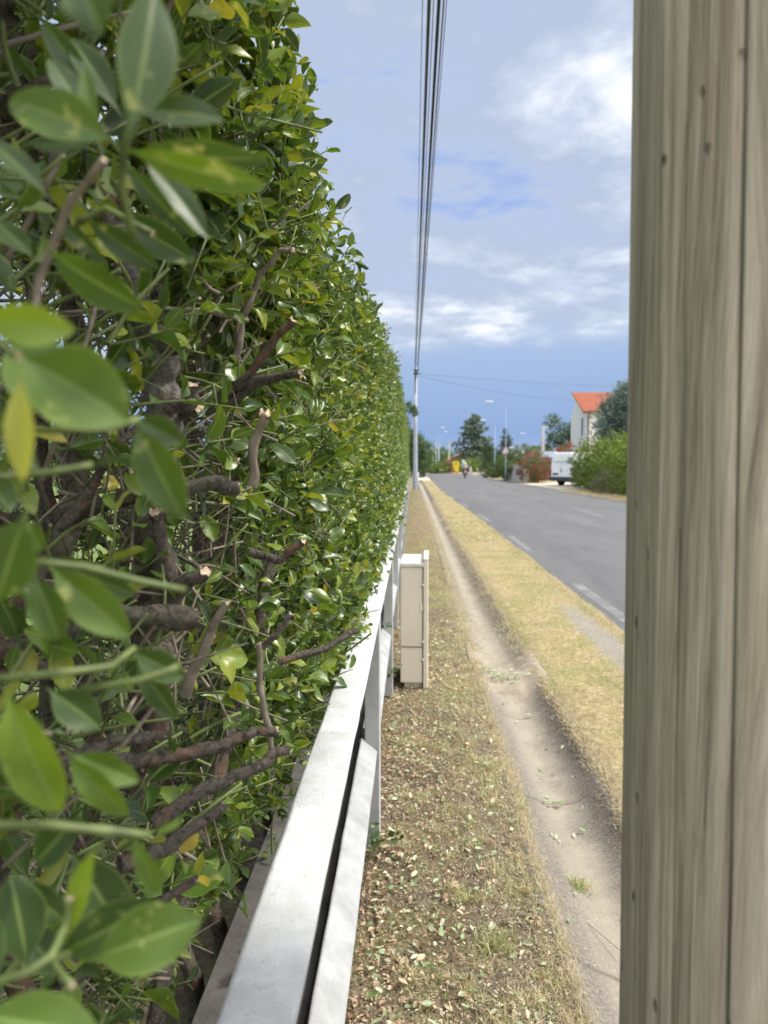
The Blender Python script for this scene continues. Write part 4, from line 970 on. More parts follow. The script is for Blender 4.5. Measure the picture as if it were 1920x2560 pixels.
rb = tree('oleander', 'rounded bush covered in red flowers beside the driveway', 'shrub', (9.75, 60.5, 0), [(0, 0, 1.15, 1.22, 1.1, 1.1), (-.3, -.2, .75, 1.15, .9, .7), (.5, 0, 1.5, .8, .8, .75)], 9000, .11, T_OLIVE, shell=.6, clump=.2, wl=.3)
leaf_mesh('flowers', [blob_leaves([(0, -.05, 1.2, 1.27, 1.15, 1.13), (-.3, -.2, .8, 1.2, .95, .72)], 3600, .085, shell=.93, clump=.12, wl=.8)], T_RED, rb)
stemmy(rb, [(.3, 0, 1.2), (-.4, 0, 1.1), (0, .3, 1.4), (0, -.4, 1)])
rt = tree('red_flowering_tree', 'red flowering shrub spreading against the white house wall', 'tree', (15.8, 74, 0), [(0, 0, 2.3, 2.3, 1.6, 1.0), (-1.3, 0, 2.0, 1.4, 1.2, .8), (1.6, 0, 2.1, 1.6, 1.4, .9)], 5000, .14, T_OLIVE, (2.4, .09))
leaf_mesh('flowers', [blob_leaves([(0, -.1, 2.45, 2.35, 1.7, 1.05), (-1.3, 0, 2.1, 1.4, 1.2, .8)], 3000, .13, shell=.93, clump=.14, wl=.8)], T_RUST, rt)
tree('airy_tree', 'loose light green tree left of the white house', 'tree', (17.6, 92, 0), [(-.9, 0, 6.6, .9, .9, .8), (-.3, 0, 5.0, 1.2, 1, .9), (1.1, 0, 5.6, 1.2, 1, 1.1), (-1.2, 0, 4.0, .9, .9, .7), (.8, 0, 4.1, 1.2, 1, .8), (1.8, 0, 4.9, .8, .9, 1.2)], 5500, .20, T_GREEN, (6.2, .12), shell=.3, clump=.3)
tree('round_shrub', 'low leafy green shrub behind the grey shed roof', 'shrub', (13.9, 84, 0), [(0, 0, 1.9, 1.6, 1.3, 1.4), (-1.4, 0, 1.7, 1.3, 1.2, 1.2), (1.3, 0, 1.9, 1.2, 1.2, 1.2)], 5500, .16, T_GREEN, (2, .08))
tree('photinia', 'olive rounded bush with reddish tips behind the warning sign', 'shrub', (10.4, 71, 0), [(0, 0, 2.0, 1.4, 1.2, 1.2), (-1.0, 0, 1.5, 1.0, 1, 1.2), (.9, .2, 1.5, 1.2, 1, 1.3)], 8000, .14, T_OLIVE, (1.8, .07), shell=.6)
tree('verge_shrub', 'dark green shrub behind the warning sign post', 'shrub', (9.9, 79.5, 0), [(0, 0, 1.2, 1.3, 1.0, 1.3), (-1.0, .3, .8, .8, .9, .9)], 5000, .14, T_GREEN, (1.6, .06))
tree('verge_shrub', 'low brownish shrub on the verge left of the warning sign', 'shrub', (8.9, 84, 0), [(0, 0, .5, .8, .7, .6), (-.6, .3, .35, .6, .6, .4)], 2200, .12, T_OLIVE, (.6, .04))
tree('conifer', 'dark conifer with pointed top right of the cedar', 'tree', (13.6, 112, 0), [(0, 0, 1.6, 1.7, 1.5, 1.5), (0, 0, 3.2, 1.45, 1.3, 1.2), (.15, 0, 4.7, .95, .9, .9), (0, 0, 5.8, .4, .4, .9)], 6500, .24, T_DARK, (6, .12), shell=.3, clump=.3, wl=.35)
tree('conifer', 'smaller dark conifer between the cedar and the pointed conifer', 'tree', (12.0, 120, 0), [(0, 0, 1.6, 1.5, 1.5, 1.5), (.1, 0, 3.2, 1.2, 1.3, 1.2), (.1, 0, 4.6, .6, .7, 1.0)], 5500, .24, T_DARK, (5.5, .12), shell=.3, clump=.3, wl=.35)
# big cedar with layered plates
bl = []
random.seed(12)
for k in range(26):
    z = 1.9+9.0*(k/26.); w_ = (1-(z-1.2)/11.2)**.8*5.0+.3
    for q in range(2):
        a = random.uniform(0, 6.28); rr = random.uniform(.25, .75)*w_; s_ = .32*w_+.35
        bl.append((rr*math.cos(a), rr*math.sin(a), z+random.uniform(-.3, .3), s_*1.25, s_*1.1, .34+.1*random.random()))
bl.append((0, 0, 11.0, .45, .45, .9)); bl.append((.2, 0, 10.0, .9, .9, .6))
tree('cedar', 'tall grey-green cedar with layered branches in the distance', 'tree', (12.2, 150, 0), bl, 22000, .42, T_CEDAR, (11, .35), shell=.2, clump=.45, wl=.4, flat=.55)
# left side of the road
tree('dark_evergreen', 'dark green evergreen tree just beyond the end of the hedge', 'tree', (.62, 82, 0), [(0, 0, 2.2, 1.0, 1.2, 2.2), (-.6, 0, 3.3, 1.2, 1.2, 1.8), (.25, 0, 1.4, .95, 1, 1.4), (-1.4, 0, 2.4, 1.4, 1.3, 2.3)], 11000, .17, T_DARK, (4.5, .12), shell=.55, clump=.22)
tree('light_tree', 'lighter green tree top behind the dark evergreen on the left', 'tree', (.7, 96, 0), [(0, 0, 3.6, 1.5, 1.2, 1.4), (-1.1, 0, 4.8, 1.3, 1.2, 1.2), (1.1, 0, 2.9, 1.1, 1.1, 1.4), (-2.4, 0, 4.3, 1.6, 1.3, 1.8)], 7500, .2, T_GREEN, (4.6, .12), shell=.5)
tree('tree_sapling', 'leafy branch tips sprouting beside the slim grey pole', 'tree', (-.35, 40, 0), [(.18, 0, 4.35, .30, .3, .28), (.45, 0, 4.20, .16, .2, .22), (-.05, 0, 3.7, .32, .3, .4), (-.2, 0, 3.2, .35, .3, .4)], 1500, .12, T_GREEN, (4.2, .04), shell=.1, clump=.5)
tree('mounded_shrub', 'low mounded yellow-green bush left of the yellow container', 'shrub', (4.0, 117.2, 0), [(0, 0, .75, 1.35, 1, .85), (-.7, -.2, .45, .9, .8, .5)], 4500, .13, T_YEL, shell=.6)
tree('mounded_shrub', 'taller green bush behind the mounded yellow bush', 'shrub', (4.9, 121, 0), [(0, 0, 1.0, 1.4, 1, 1.05)], 3500, .14, T_GREEN, (1, .05), shell=.6)
tree('tall_shrub', 'light green shrub beside the distant left poles', 'shrub', (3.1, 124, 0), [(0, 0, 1.3, 1.4, 1, 1.3), (-1.0, 0, 1.6, 1.2, 1, 1.6)], 4500, .16, T_YEL, (1.6, .05), shell=.5)
tree('rusty_shrub', 'rusty brown shrub between the mounded bush and the yellow container', 'shrub', (6.1, 124, 0), [(0, 0, .9, 1.0, .9, .95), (-.3, 0, 1.6, .9, .8, .5)], 3200, .15, T_RUST, (1.2, .05), shell=.4)
hedge_mass('clipped_hedge', 'clipped lime green hedge behind the yellow container', 'hedge', 7.2, 18.2, 139, 141, 2.5, 9000, .22, T_LIME, 8, .1, shell=.8, clump=.2)
tree('rock_garden_shrub', 'pale mound of low plants on the far corner', 'shrub', (12.6, 124, 0), [(0, 0, .45, 2.2, 1, .9), (1.2, 0, .3, 1.0, .8, .5)], 3500, .14, T_DRY, shell=.6)
tree('red_shrub', 'small dark red shrub on the far corner', 'shrub', (13.2, 121.5, 0), [(0, 0, .35, .9, .6, .45)], 1200, .11, T_RUST, shell=.6)
tree('distant_tree', 'dark tree behind the distant white poles', 'tree', (9.3, 220, 0), [(0, 0, 3.0, 2.8, 2, 3.2), (-3, 0, 2.4, 2.6, 2, 2.6)], 3500, .4, T_GREEN, (3.5, .2), shell=.4)
# far-off wood that reads as one mass
bl = [(x, random.uniform(-12, 12), 3.2, 9, 8, random.uniform(2.6, 5.5)) for x in range(-170, 230, 11)]
o = leaf_mesh('woodland', [blob_leaves(bl, 16000, 1.3, shell=.6)], T_GREEN, None); o.location = (0, 300, 0); tag(o, 'far strip of green woodland along the horizon', 'woodland', None, 'stuff')
# left gardens, seen through the hedge gaps and above it
for k, (x, y, s_) in enumerate([(-5.5, 9, 1.0), (-9, 16, 1.3), (-4.5, 24, 1.0)]):
    tree('garden_tree', ['small green tree in the garden behind the near hedge', 'larger garden tree further back behind the hedge', 'green garden tree far along behind the hedge'][k], 'tree', (x, y, 0), [(0, 0, 1.5*s_, 1.4*s_, 1.3*s_, 1.0*s_), (.4, .3, 2.0*s_, .9*s_, .9*s_, .7*s_)], 3500, .12, T_GREEN, (1.8*s_, .07))

# ------------------------------------------------------------------ buildings
M_WALL = simple('cream render', (.70, .68, .63), .9, .05, 2, .2, 60)
M_WALLW = simple('white render', (.84, .84, .83), .9, .04, 2, .2, 60)
m, nt_, b, o_ = new_mat('orange roof tiles', .85, .2)
v = coords(nt_); wvn = N(nt_, 'ShaderNodeTexWave'); wvn.inputs['Scale'].default_value = 3.2; wvn.inputs['Distortion'].default_value = .3; nt_.links.new(v, wvn.inputs['Vector'])
f = noise(nt_, v, 4, 5)
nt_.links.new(mixc(nt_, math_n(nt_, 'MULTIPLY', wvn.outputs['Fac'], .25), ramp(nt_, f, [(.3, (.27, .08, .045)), (.7, (.38, .13, .075))]), (.30, .08, .04)), b.inputs['Base Color'])
bump(nt_, b, wvn.outputs['Fac'], .5, .04); M_TILE = m
M_GLASS = simple('window glass', (.05, .06, .07), .12, .1, 3)
M_FRAME = simple('white frame', (.75, .75, .73), .5)
M_BROWN = simple('brown downpipe', (.12, .07, .05), .6)
M_SHADE = simple('pale window reveal', (.62, .60, .57), .8)
ho = thing('house', 'white two-storey house with orange tiled roof behind the blue conifer', 'house', (17, 75, 0))
W, Dp, EH, RH = 12, 5.0, 6.75, 8.75
mb = MB(); mb.prism([(0, 0), (Dp, 0), (Dp, RH-.15), (0, EH-.12)], 0, W, 0, 'x'); mb.prism([(Dp, 0), (Dp+4, 0), (Dp+4, RH-2), (Dp, RH-.15)], 0.3, W, 0, 'x'); mb.build('wall', M_WALLW, ho)
mb = MB(); mb.prism([(-.55, EH-.30), (Dp+.15, RH+.02), (Dp+.15, RH+.16), (-.55, EH-.14)], -.5, W+.5, 0, 'x'); mb.build('roof', M_TILE, ho)
mb = MB(); mb.box((W/2, -.62, EH-.28), (W+1.1, .12, .13)); mb.build('gutter', M_BROWN, ho)
mb = MB(); mb.prism([(-.5, EH-.42), (Dp, RH-.10), (Dp, RH+.0), (-.5, EH-.31)], -.54, -.50, 0, 'x'); mb.build('bargeboard', M_FRAME, ho)
mb = MB(); mb.tube([(.1, -.62, EH-.3), (.1, -.09, EH-.75), (.1, -.09, .1)], .06, 8); mb.build('downpipe', M_BROWN, ho)
for (yy_, zz_, hh_, ww_) in [(1.9, 5.2, 1.7, .75)]:
    mb = MB(); mb.box((-.01, yy_, zz_), (.10, ww_+.16, hh_+.16)); f_ = mb.build('window', M_SHADE, ho, .01)
    mb = MB(); mb.box((-.065, yy_, zz_), (.02, ww_, hh_)); mb.build('pane', M_GLASS, f_)
    mb = MB(); mb.box((-.12, yy_, zz_-hh_/2-.14), (.22, ww_+.3, .08)); mb.build('sill', M_FRAME, f_)
for k in range(3):
    mb = MB(); mb.box((2.6+k*3.4, -.01, 4.6), (1.4, .10, 1.5)); f_ = mb.build('window', M_FRAME, ho, .01)
    mb = MB(); mb.box((2.6+k*3.4, -.065, 4.6), (1.2, .02, 1.3)); mb.build('pane', M_GLASS, f_)
    mb = MB(); mb.box((2.6+k*3.4, -.12, 3.78), (1.6, .2, .08)); mb.build('sill', M_FRAME, f_)
# second pale gable-roofed house glimpsed behind the near hedge
h2 = thing('house', 'pale cream house glimpsed through gaps of the near hedge', 'house', (-17, 14, 0))
mb = MB(); mb.box((0, 0, 1.5), (8, 12, 3.0)); mb.build('wall', M_WALL, h2)
mb = MB(); mb.prism([(-4.5, 2.9), (0, 4.6), (4.5, 2.9), (4.5, 3.05), (0, 4.8), (-4.5, 3.05)], -6.4, 6.4, 0, 'y'); mb.build('roof', M_TILE, h2)
for k in (-3, 2.5):
    mb = MB(); mb.box((4.01, k, 1.6), (.1, 1.3, 1.2)); f_ = mb.build('window', M_FRAME, h2)
    mb = MB(); mb.box((4.07, k, 1.6), (.02, 1.1, 1.0)); mb.build('pane', M_GLASS, f_)
# distant red roof by the cedar
h3 = thing('house', 'distant low house with a red roof beside the cedar', 'house', (9.6, 160, 0))
mb = MB(); mb.box((0, 0, 1.2), (4.6, 6, 2.4)); mb.build('wall', M_WALL, h3)
mb = MB(); mb.prism([(-2.7, 2.3), (.8, 3.7), (2.7, 2.3)], -3.3, 3.3, 0, 'y'); mb.build('roof', M_TILE, h3)
for k, (x, y, s_) in enumerate([(-30, 250, 1), (45, 600, 2)]):
    h = thing('house', ['tiny white house far off on the left skyline', 'tiny white building far away below the hills'][k], 'house', (x, y, 0))
    mb = MB(); mb.box((0, 0, 2.5*s_), (9*s_, 7, 5*s_)); mb.build('wall', M_WALLW, h)
    mb = MB(); mb.prism([(-5*s_, 5*s_), (0, 6.8*s_), (5*s_, 5*s_)], -4, 4, 0, 'y'); mb.build('roof', M_TILE, h)
# shed with grey roof
M_SLATE = simple('blue grey roof sheet', (.22, .26, .32), .5, .08, 3)
M_DKW = simple('dark shed boards', (.10, .09, .085), .8, .2, 10)
sh = thing('shed', 'small shed with blue-grey roof behind the red bush', 'shed', (12.0, 72, 0))
mb = MB(); mb.box((0, 0, 1.05), (2.7, 2.4, 2.1)); mb.build('wall', M_DKW, sh)
mb = MB(); mb.prism([(-1.5, 1.72), (.9, 2.62), (.9, 2.70), (-1.5, 1.80)], -1.5, 1.5, 0, 'x'); mb.build('roof', M_SLATE, sh)
mb = MB()
for s_ in (-1, 1): mb.prism([(-1.5, 1.66), (.9, 2.56), (.9, 2.76), (-1.5, 1.86)], s_*1.53-.03, s_*1.53+.03, 0, 'x')
mb.build('trim', M_FRAME, sh)
mb = MB(); mb.box((1.15, -1.24, 1.1), (.12, .08, 1.9)); mb.build('corner_post', M_FRAME, sh)
# low wall by the driveway
gw = thing('garden_wall', 'weathered pale wall with end pillar left of the red bush', 'wall', (8.9, 60.5, 0))
M_OLDW = simple('weathered wall', (.46, .44, .40), .95, .3, 2.2, .4, 30)
mb = MB(); mb.box((-.1, 4.4, .68), (.22, 9.0, 1.36)); mb.build('wall', M_OLDW, gw, .01)
mb = MB(); mb.box((.05, -.35, .55), (.42, .42, 1.1)); mb.build('pillar', M_OLDW, gw, .02)
mb = MB(); mb.box((-.1, 4.4, 1.39), (.30, 9.05, .06)); mb.build('coping', M_KERB, gw, .01)
tree('ivy_mass', 'dark ivy over the far end of the pale garden wall', 'plant', (8.55, 69, 0), [(0, 0, .9, .4, 2.2, 1.0), (.2, -2.2, 1.2, .4, 1.2, .5)], 3500, .12, T_GREEN, shell=.5)
# ------------------------------------------------------------------ van
M_VAN = simple('white van paint', (.88, .90, .91), .3, .02, 1)
M_PLAST = simple('dark bumper plastic', (.045, .055, .06), .6)
M_TYRE = simple('tyre rubber', (.02, .02, .02), .85)
M_RIM = simple('wheel rim', (.35, .35, .36), .4, metal=.6)
M_TAIL = simple('red tail lamp', (.38, .03, .03), .3)
M_TXT = simple('pale blue lettering', (.42, .52, .56), .5)
M_TXTD = simple('dark emblem', (.10, .11, .12), .5)
va = R(-50)   # heading: rotate +Y clockwise
hd = np.array([math.sin(R(50)), math.cos(R(50))]); rt_ = np.array([math.cos(R(50)), -math.sin(R(50))])
rl = np.array([(1373-1030)/1900*53.2, 53.2]); rc = rl+rt_*.98
van = thing('van', 'white panel van parked on the driveway with its rear toward the road', 'van', (rc[0], rc[1], 0), va)
VW = 1.96; VH = 2.30
def vsec(y, w, z0, z1, shoulder=1.15, topw=.80):
    hw = w/2; return [(-hw*.97, y, z0), (-hw, y, z0+.2), (-hw, y, z0+(z1-z0)*.45), (-hw*(.5+topw/2), y, z0+(z1-z0)*.80), (-hw*topw, y, z1-.10), (-hw*topw*.85, y, z1), (hw*topw*.85, y, z1), (hw*topw, y, z1-.10), (hw*(.5+topw/2), y, z0+(z1-z0)*.80), (hw, y, z0+(z1-z0)*.45), (hw, y, z0+.2), (hw*.97, y, z0)]
secs = [vsec(.10, VW*.95, .42, VH-.06, topw=.84), vsec(.03, VW*.99, .40, VH-.18), vsec(.0, VW*.97, .40, 1.3, topw=.97)]
secs = [vsec(.0, VW*.96, .42, VH-.10, topw=.82), vsec(.08, VW, .38, VH, topw=.84), vsec(3.3, VW, .34, VH, topw=.84), vsec(3.75, VW, .34, VH-.12, topw=.82), vsec(4.35, VW*.99, .34, 1.42, topw=.86), vsec(4.9, VW*.95, .34, 1.12, topw=.84), vsec(5.15, VW*.84, .38, .92, topw=.84)]
vs = [p for s_ in secs for p in s_]; k = 12; fs = [(i*k+j, i*k+(j+1) % k, (i+1)*k+(j+1) % k, (i+1)*k+j) for i in range(len(secs)-1) for j in range(k)]
fs += [tuple(range(k)), tuple((len(secs)-1)*k+j for j in range(k-1, -1, -1))]
mb = MB(); mb.add(vs, fs); mb.build('body', M_VAN, van, .03, 3)
for s_ in (-1, 1):
    mb = MB(); mb.prism([(s_*.03, .62), (s_*.90, .62), (s_*.92, 1.25), (s_*.76, VH-.25), (s_*.03, VH-.22)], -.035, -.005, 0, 'y'); d_ = mb.build('rear_door', M_VAN, van, .012)
    mb = MB(); mb.prism([(s_*.12, 1.30), (s_*.78, 1.30), (s_*.68, 1.92), (s_*.12, 1.95)], -.042, -.036, 0, 'y'); mb.build('door_panel', M_VAN, d_, .01)
    mb = MB(); mb.box((s_*.92, -.02, .95), (.11, .06, .55)); mb.build('tail_lamp', M_TAIL, van, .02)
    mb = MB(); mb.box((s_*1.12, 4.0, 1.35), (.20, .10, .28)); mb.build('mirror', M_PLAST, van, .03)
    mb = MB(); mb.box((s_*.70, 5.17, .78), (.36, .05, .2)); mb.build('headlight', M_FRAME, van, .02)
    mb = MB(); mb.prism([(3.0, 1.30), (4.1, 1.30), (3.72, 1.95), (3.1, 1.98)], s_*.955-.008, s_*.955+.008, 0, 'x'); mb.build('side_window', M_GLASS, van)
mb = MB(); mb.box((0, -.07, .47), (VW*.99, .20, .27)); mb.build('bumper', M_PLAST, van, .04)
mb = MB(); mb.box((-.52, -.052, .82), (.50, .02, .12)); mb.build('number_plate', M_PLAST, van, .004)
mb = MB(); mb.box((-.02, -.055, 1.02), (.22, .03, .035)); mb.tube([(-.1, -.05, 1.22), (0, -.06, 1.12)], .022, 6); mb.build('door_handle', M_TXTD, van)
mb = MB(); mb.prism([(-.80, 1.28), (.80, 1.28), (.72, 1.95), (-.72, 1.95)], 4.02, 4.05, 0, 'y'); mb.build('windscreen', M_GLASS, van)
wheel_xy = [(-.80, .95), (.80, .95), (-.80, 4.15), (.80, 4.15)]
for (x, y) in wheel_xy:
    mb = MB(); mb.lathe([(.20, -.11), (.31, -.11), (.335, -.07), (.335, .07), (.31, .11), (.20, .11)], (x, y, .335), 24, 0, 'x'); wh = mb.build('wheel', M_TYRE, van)
    mb = MB(); mb.lathe([(.03, -.10), (.20, -.105), (.20, .105), (.03, .10)], (x, y, .335), 18, 0, 'x'); mb.build('rim', M_RIM, wh)
mb = MB(); mb.box((0, 1.4, .36), (1.3, 2.2, .20)); mb.build('underbody', M_TYRE, van)
def text(body, size, loc, rot, mat, parent, name='lettering', depth=.004):
    cu = bpy.data.curves.new(name, 'FONT'); cu.body = body; cu.size = size; cu.extrude = depth; cu.align_x = 'CENTER'; cu.align_y = 'CENTER'
    t = bpy.data.objects.new('tmp', cu); COL.objects.link(t); dg = bpy.context.evaluated_depsgraph_get(); me = bpy.data.meshes.new_from_object(t.evaluated_get(dg))
    COL.objects.unlink(t); bpy.data.objects.remove(t); me.materials.clear(); me.materials.append(mat)
    o = bpy.data.objects.new(name, me); link(o, parent); o.location = loc; o.rotation_euler = rot; return o
text('MONTEDIS', .27, (0, -.05, 1.62), (R(90), 0, 0), M_TXT, van)
# ------------------------------------------------------------------ warning sign
M_SIGNR = simple('faded red sign border', (.50, .18, .20), .5, .1, 6)
M_SIGNW = simple('sign face', (.74, .70, .70), .5, .05, 6)
M_GALV = simple('grey sign post', (.55, .56, .57), .5, .1, 4)
sg = thing('road_sign', 'triangular red bordered warning sign on a grey post at the right verge', 'road sign', ((1262-1030)/1900*75, 75, 0))
mb = MB(); mb.tube([(0, 0, -.2), (0, 0, 3.2)], .04, 10); mb.build('post', M_GALV, sg)
def tri(r, cz, y0, y1, mb, rc=.06):
    pts = []
    for a in (90, 210, 330):
        for da in (-14, 14): pts.append((r*math.cos(R(a+da))*.94, cz+r*math.sin(R(a+da))*.94))
    mb.prism(pts, y0, y1, 0, 'y')
mb = MB(); tri(.46, 2.75, -.07, -.05, mb); pl = mb.build('panel', M_SIGNR, sg)
mb = MB(); tri(.31, 2.75, -.078, -.071, mb); mb.build('panel_face', M_SIGNW, pl)
mb = MB(); mb.prism([(-.03, 2.74), (.03, 2.74), (.045, 2.92), (-.045, 2.92)], -.086, -.080, 0, 'y'); mb.box((0, -.083, 2.66), (.06, .006, .06)); mb.build('symbol', M_PLAST, pl)
# ------------------------------------------------------------------ street lamps
M_LAMPP = simple('pale lamp pole', (.27, .34, .46), .5, .06, 3)  # sky-like blue put into the pole colour so the far lamps fade
M_LAMPH = simple('lamp housing', (.66, .70, .76), .4, .04, 3)
def lamp_post(label, X, Y, h, arm, side=1, r=.06, curved=True):
    t = thing('street_lamp', label, 'street lamp', (X, Y, 0), 0, 'street lamps along the road')
    mb = MB(); mb.lathe([(r*1.5, -.2), (r*1.4, .9), (r*1.2, 1.0), (r*.7, h-.6)], (0, 0, 0), 12); mb.build('pole', M_LAMPP, t)
    mb = MB(); pts = [(side*arm*(1-math.cos(q)), 0, h-.6+.6*math.sin(q)) for q in np.linspace(0, math.pi/2, 8)]
    if not curved: pts = [(0, 0, h-.6), (side*arm*.5, 0, h-.25), (side*arm, 0, h)]
    mb.tube(pts, r*.55, 8); mb.build('arm', M_LAMPP, t)
    mb = MB(); mb.prism([(side*(arm-.05), h-.03), (side*(arm+.2), h-.07), (side*(arm+.72), h+.0), (side*(arm+.66), h+.10), (side*(arm+.1), h+.11)], -.13, .13, 0, 'y'); mb.build('lamp_head', M_LAMPH, t, .03)
def lp(label, px_head, py_head, px_pole, Y, **k):
    X = (px_pole-1030)/1900*Y; h = 1.5+(1160-py_head)/1900*Y; xh = (px_head-1030)/1900*Y
    lamp_post(label, X, Y, h, abs(xh-X)*.8, 1 if xh > X else -1, **k)
lp('tall street lamp leaning left above the pointed conifer, highest of the row', 1222, 1007, 1262, 66, r=.028)
lp('street lamp right of the cedar with its head over the road', 1208, 1052, 1235, 84, r=.045)
lp('curved street lamp over the left verge, the higher of two heads', 1103, 1070, 1090, 118)
lp('smaller street lamp head just right of the curved left lamp', 1113, 1080, 1098, 135)
lp('small white street lamp just above the warning sign', 1272, 1120, 1263, 100)
lp('far street lamp head against the pointed conifer', 1299, 1085, 1290, 108)
cp = thing('concrete_pole', 'square white concrete pole with a lamp beside the loose tree', 'pole', ((1354-1030)/1900*80, 80, 0))
hh_ = 1.5+(1160-1067)/1900*80
mb = MB(); mb.prism([(-.17, 0), (.17, 0), (.14, hh_), (-.14, hh_)], -.12, .12, 0, 'y'); mb.build('shaft', M_SIGNW, cp, .02)
mb = MB(); mb.tube([(.1, 0, hh_-.25), (.3, 0, hh_-.15)], .03, 8); mb.prism([(.25, hh_-.22), (.6, hh_-.15), (.55, hh_-.05), (.25, hh_-.05)], -.1, .1, 0, 'y'); mb.build('lamp_head', M_LAMPH, cp)
M_CPOLE = simple('pale concrete pole', (.60, .60, .55), .8, .1, 2)
for k, (px, top, Y, lab) in enumerate([(1122, 1104, 128, 'tallest distant pale concrete pole left of the cedar'), (1096, 1112, 160, 'distant pale pole, rightmost of three behind the left bushes'), (1089, 1112, 175, 'distant greenish pole, middle of three behind the left bushes'), (1082, 1122, 190, 'distant dim pole, leftmost of three behind the left bushes')]):
    t = thing('concrete_pole', lab, 'pole', ((px-1030)/1900*Y, Y, 0), 0, 'distant concrete poles'); hh_ = 1.5+(1160-top)/1900*Y
    mb = MB(); mb.prism([(-.15, 0), (.15, 0), (.10, hh_), (-.10, hh_)], -.1, .1, 0, 'y'); mb.build('shaft', M_CPOLE, t)
    mb = MB(); mb.box((0, -.12, hh_-.25), (.9, .06, .08)); mb.build('crossarm', M_STEEL, t)
# ------------------------------------------------------------------ yellow container, bollard
M_YEL = simple('yellow container plastic', (.82, .60, .03), .45, .06, 3)
M_ORA = simple('orange foot', (.70, .36, .06), .6)
yc = thing('recycling_container', 'yellow funnel-shaped recycling container on the far corner', 'container', ((1139-1030)/1900*121, 121, 0))
mb = MB(); mb.prism([(-.10, .30), (.42, .30), (.50, 1.35), (.50, 1.70), (.40, 1.86), (-.42, 1.86), (-.54, 1.70), (-.54, 1.35)], -.45, .45, 0, 'y'); mb.build('body', M_YEL, yc, .05, 3)
mb = MB(); mb.box((.17, 0, .15), (.44, .6, .30)); mb.build('foot', M_ORA, yc, .03)
mb = MB(); mb.box((0, -.46, 1.55), (.4, .02, .14)); mb.build('slot', M_PLAST, yc)
bo = thing('bollard', 'short pale cream bollard right of the motorcyclist', 'bollard', ((1176-1030)/1900*119.5, 119.5, 0))
mb = MB(); mb.lathe([(.17, 0), (.16, .8), (.13, .98), (.05, 1.05)], (0, 0, 0), 14); mb.build('body', M_SIGNW, bo)
mb = MB(); mb.lathe([(.172, .70), (.172, .78)], (0, 0, 0), 14); mb.build('band', M_GALV, bo)
M_MINT = simple('pale green plate', (.62, .72, .66), .6)
st = thing('information_panel', 'small pale green panel on a post behind the motorcyclist', 'sign', ((1157-1030)/1900*120, 120, 0))
mb = MB(); mb.tube([(0, 0, 0), (0, 0, 2.2)], .04, 8); mb.build('post', M_GALV, st)
mb = MB(); mb.box((0, -.05, 1.85), (.42, .03, .55)); mb.build('panel', M_MINT, st, .01)

# ------------------------------------------------------------------ motorcycle and rider
M_BIKE = simple('dark motorcycle paint', (.03, .032, .036), .35)
M_REDL = simple('red rear bodywork', (.50, .06, .08), .35)
MY = 79.0; MX = (1162.5-1030)/1900*MY
mc = thing('motorcycle', 'dark motorcycle with red tail riding away down the road', 'motorcycle', (MX, MY, .035), R(-3))
for y, nm in ((0, 'wheel'), (1.42, 'wheel')):
    mb = MB(); mb.lathe([(.22, -.06), (.29, -.07), (.315, 0), (.29, .07), (.22, .06)], (0, y, .315), 22, 0, 'x'); wh = mb.build('wheel', M_TYRE, mc)
    mb = MB(); mb.lathe([(.03, -.05), (.22, -.03), (.22, .03), (.03, .05)], (0, y, .315), 16, 0, 'x'); mb.build('rim', M_RIM, wh)
mb = MB(); mb.prism([(.25, .45), (.95, .38), (1.1, .60), (1.0, .95), (.55, .92), (.3, .70)], -.14, .14, 0, 'x'); mb.build('engine', M_BIKE, mc, .03)
mb = MB(); mb.prism([(.55, .82), (1.1, .85), (1.15, 1.0), (.95, 1.08), (.6, .98)], -.15, .15, 0, 'x'); mb.build('tank', M_REDL, mc, .05)
mb = MB(); mb.prism([(-.25, .83), (.55, .76), (.6, .86), (-.2, .93)], -.13, .13, 0, 'x'); mb.build('seat', M_TYRE, mc, .03)
mb = MB(); mb.prism([(-.42, .80), (.05, .66), (.1, .82), (-.38, .94)], -.12, .12, 0, 'x'); mb.build('tail', M_REDL, mc, .02)
mb = MB(); mb.box((0, -.43, .86), (.16, .04, .07)); mb.build('tail_lamp', M_TAIL, mc, .01)
mb = MB(); mb.box((0, -.42, .66), (.20, .02, .17)); mb.build('number_plate', M_SIGNW, mc)
mb = MB(); mb.tube([(0, 1.42, .315), (0, 1.22, .75), (0, 1.08, 1.05)], .045, 8); mb.build('fork', M_STEEL, mc)
mb = MB(); mb.tube([(-.38, .95, 1.03), (-.2, 1.08, 1.06), (.2, 1.08, 1.06), (.38, .95, 1.03)], .02, 8); mb.build('handlebar', M_BIKE, mc)
mb = MB(); mb.tube([(.16, .5, .36), (.2, -.1, .44)], [.04, .06], 10); mb.build('exhaust', M_STEEL, mc)
mb = MB(); mb.prism([(1.1, .9), (1.35, .95), (1.2, 1.28), (1.1, 1.1)], -.14, .14, 0, 'x'); mb.build('fairing', M_BIKE, mc, .03)
M_JEANS = simple('dark riding trousers', (.035, .038, .05), .85)
M_SKIN = simple('skin', (.55, .36, .27), .6)
M_SHIRT = simple('grey beige riding jacket', (.34, .31, .28), .85)
M_HELM = simple('cream helmet', (.72, .66, .45), .3)
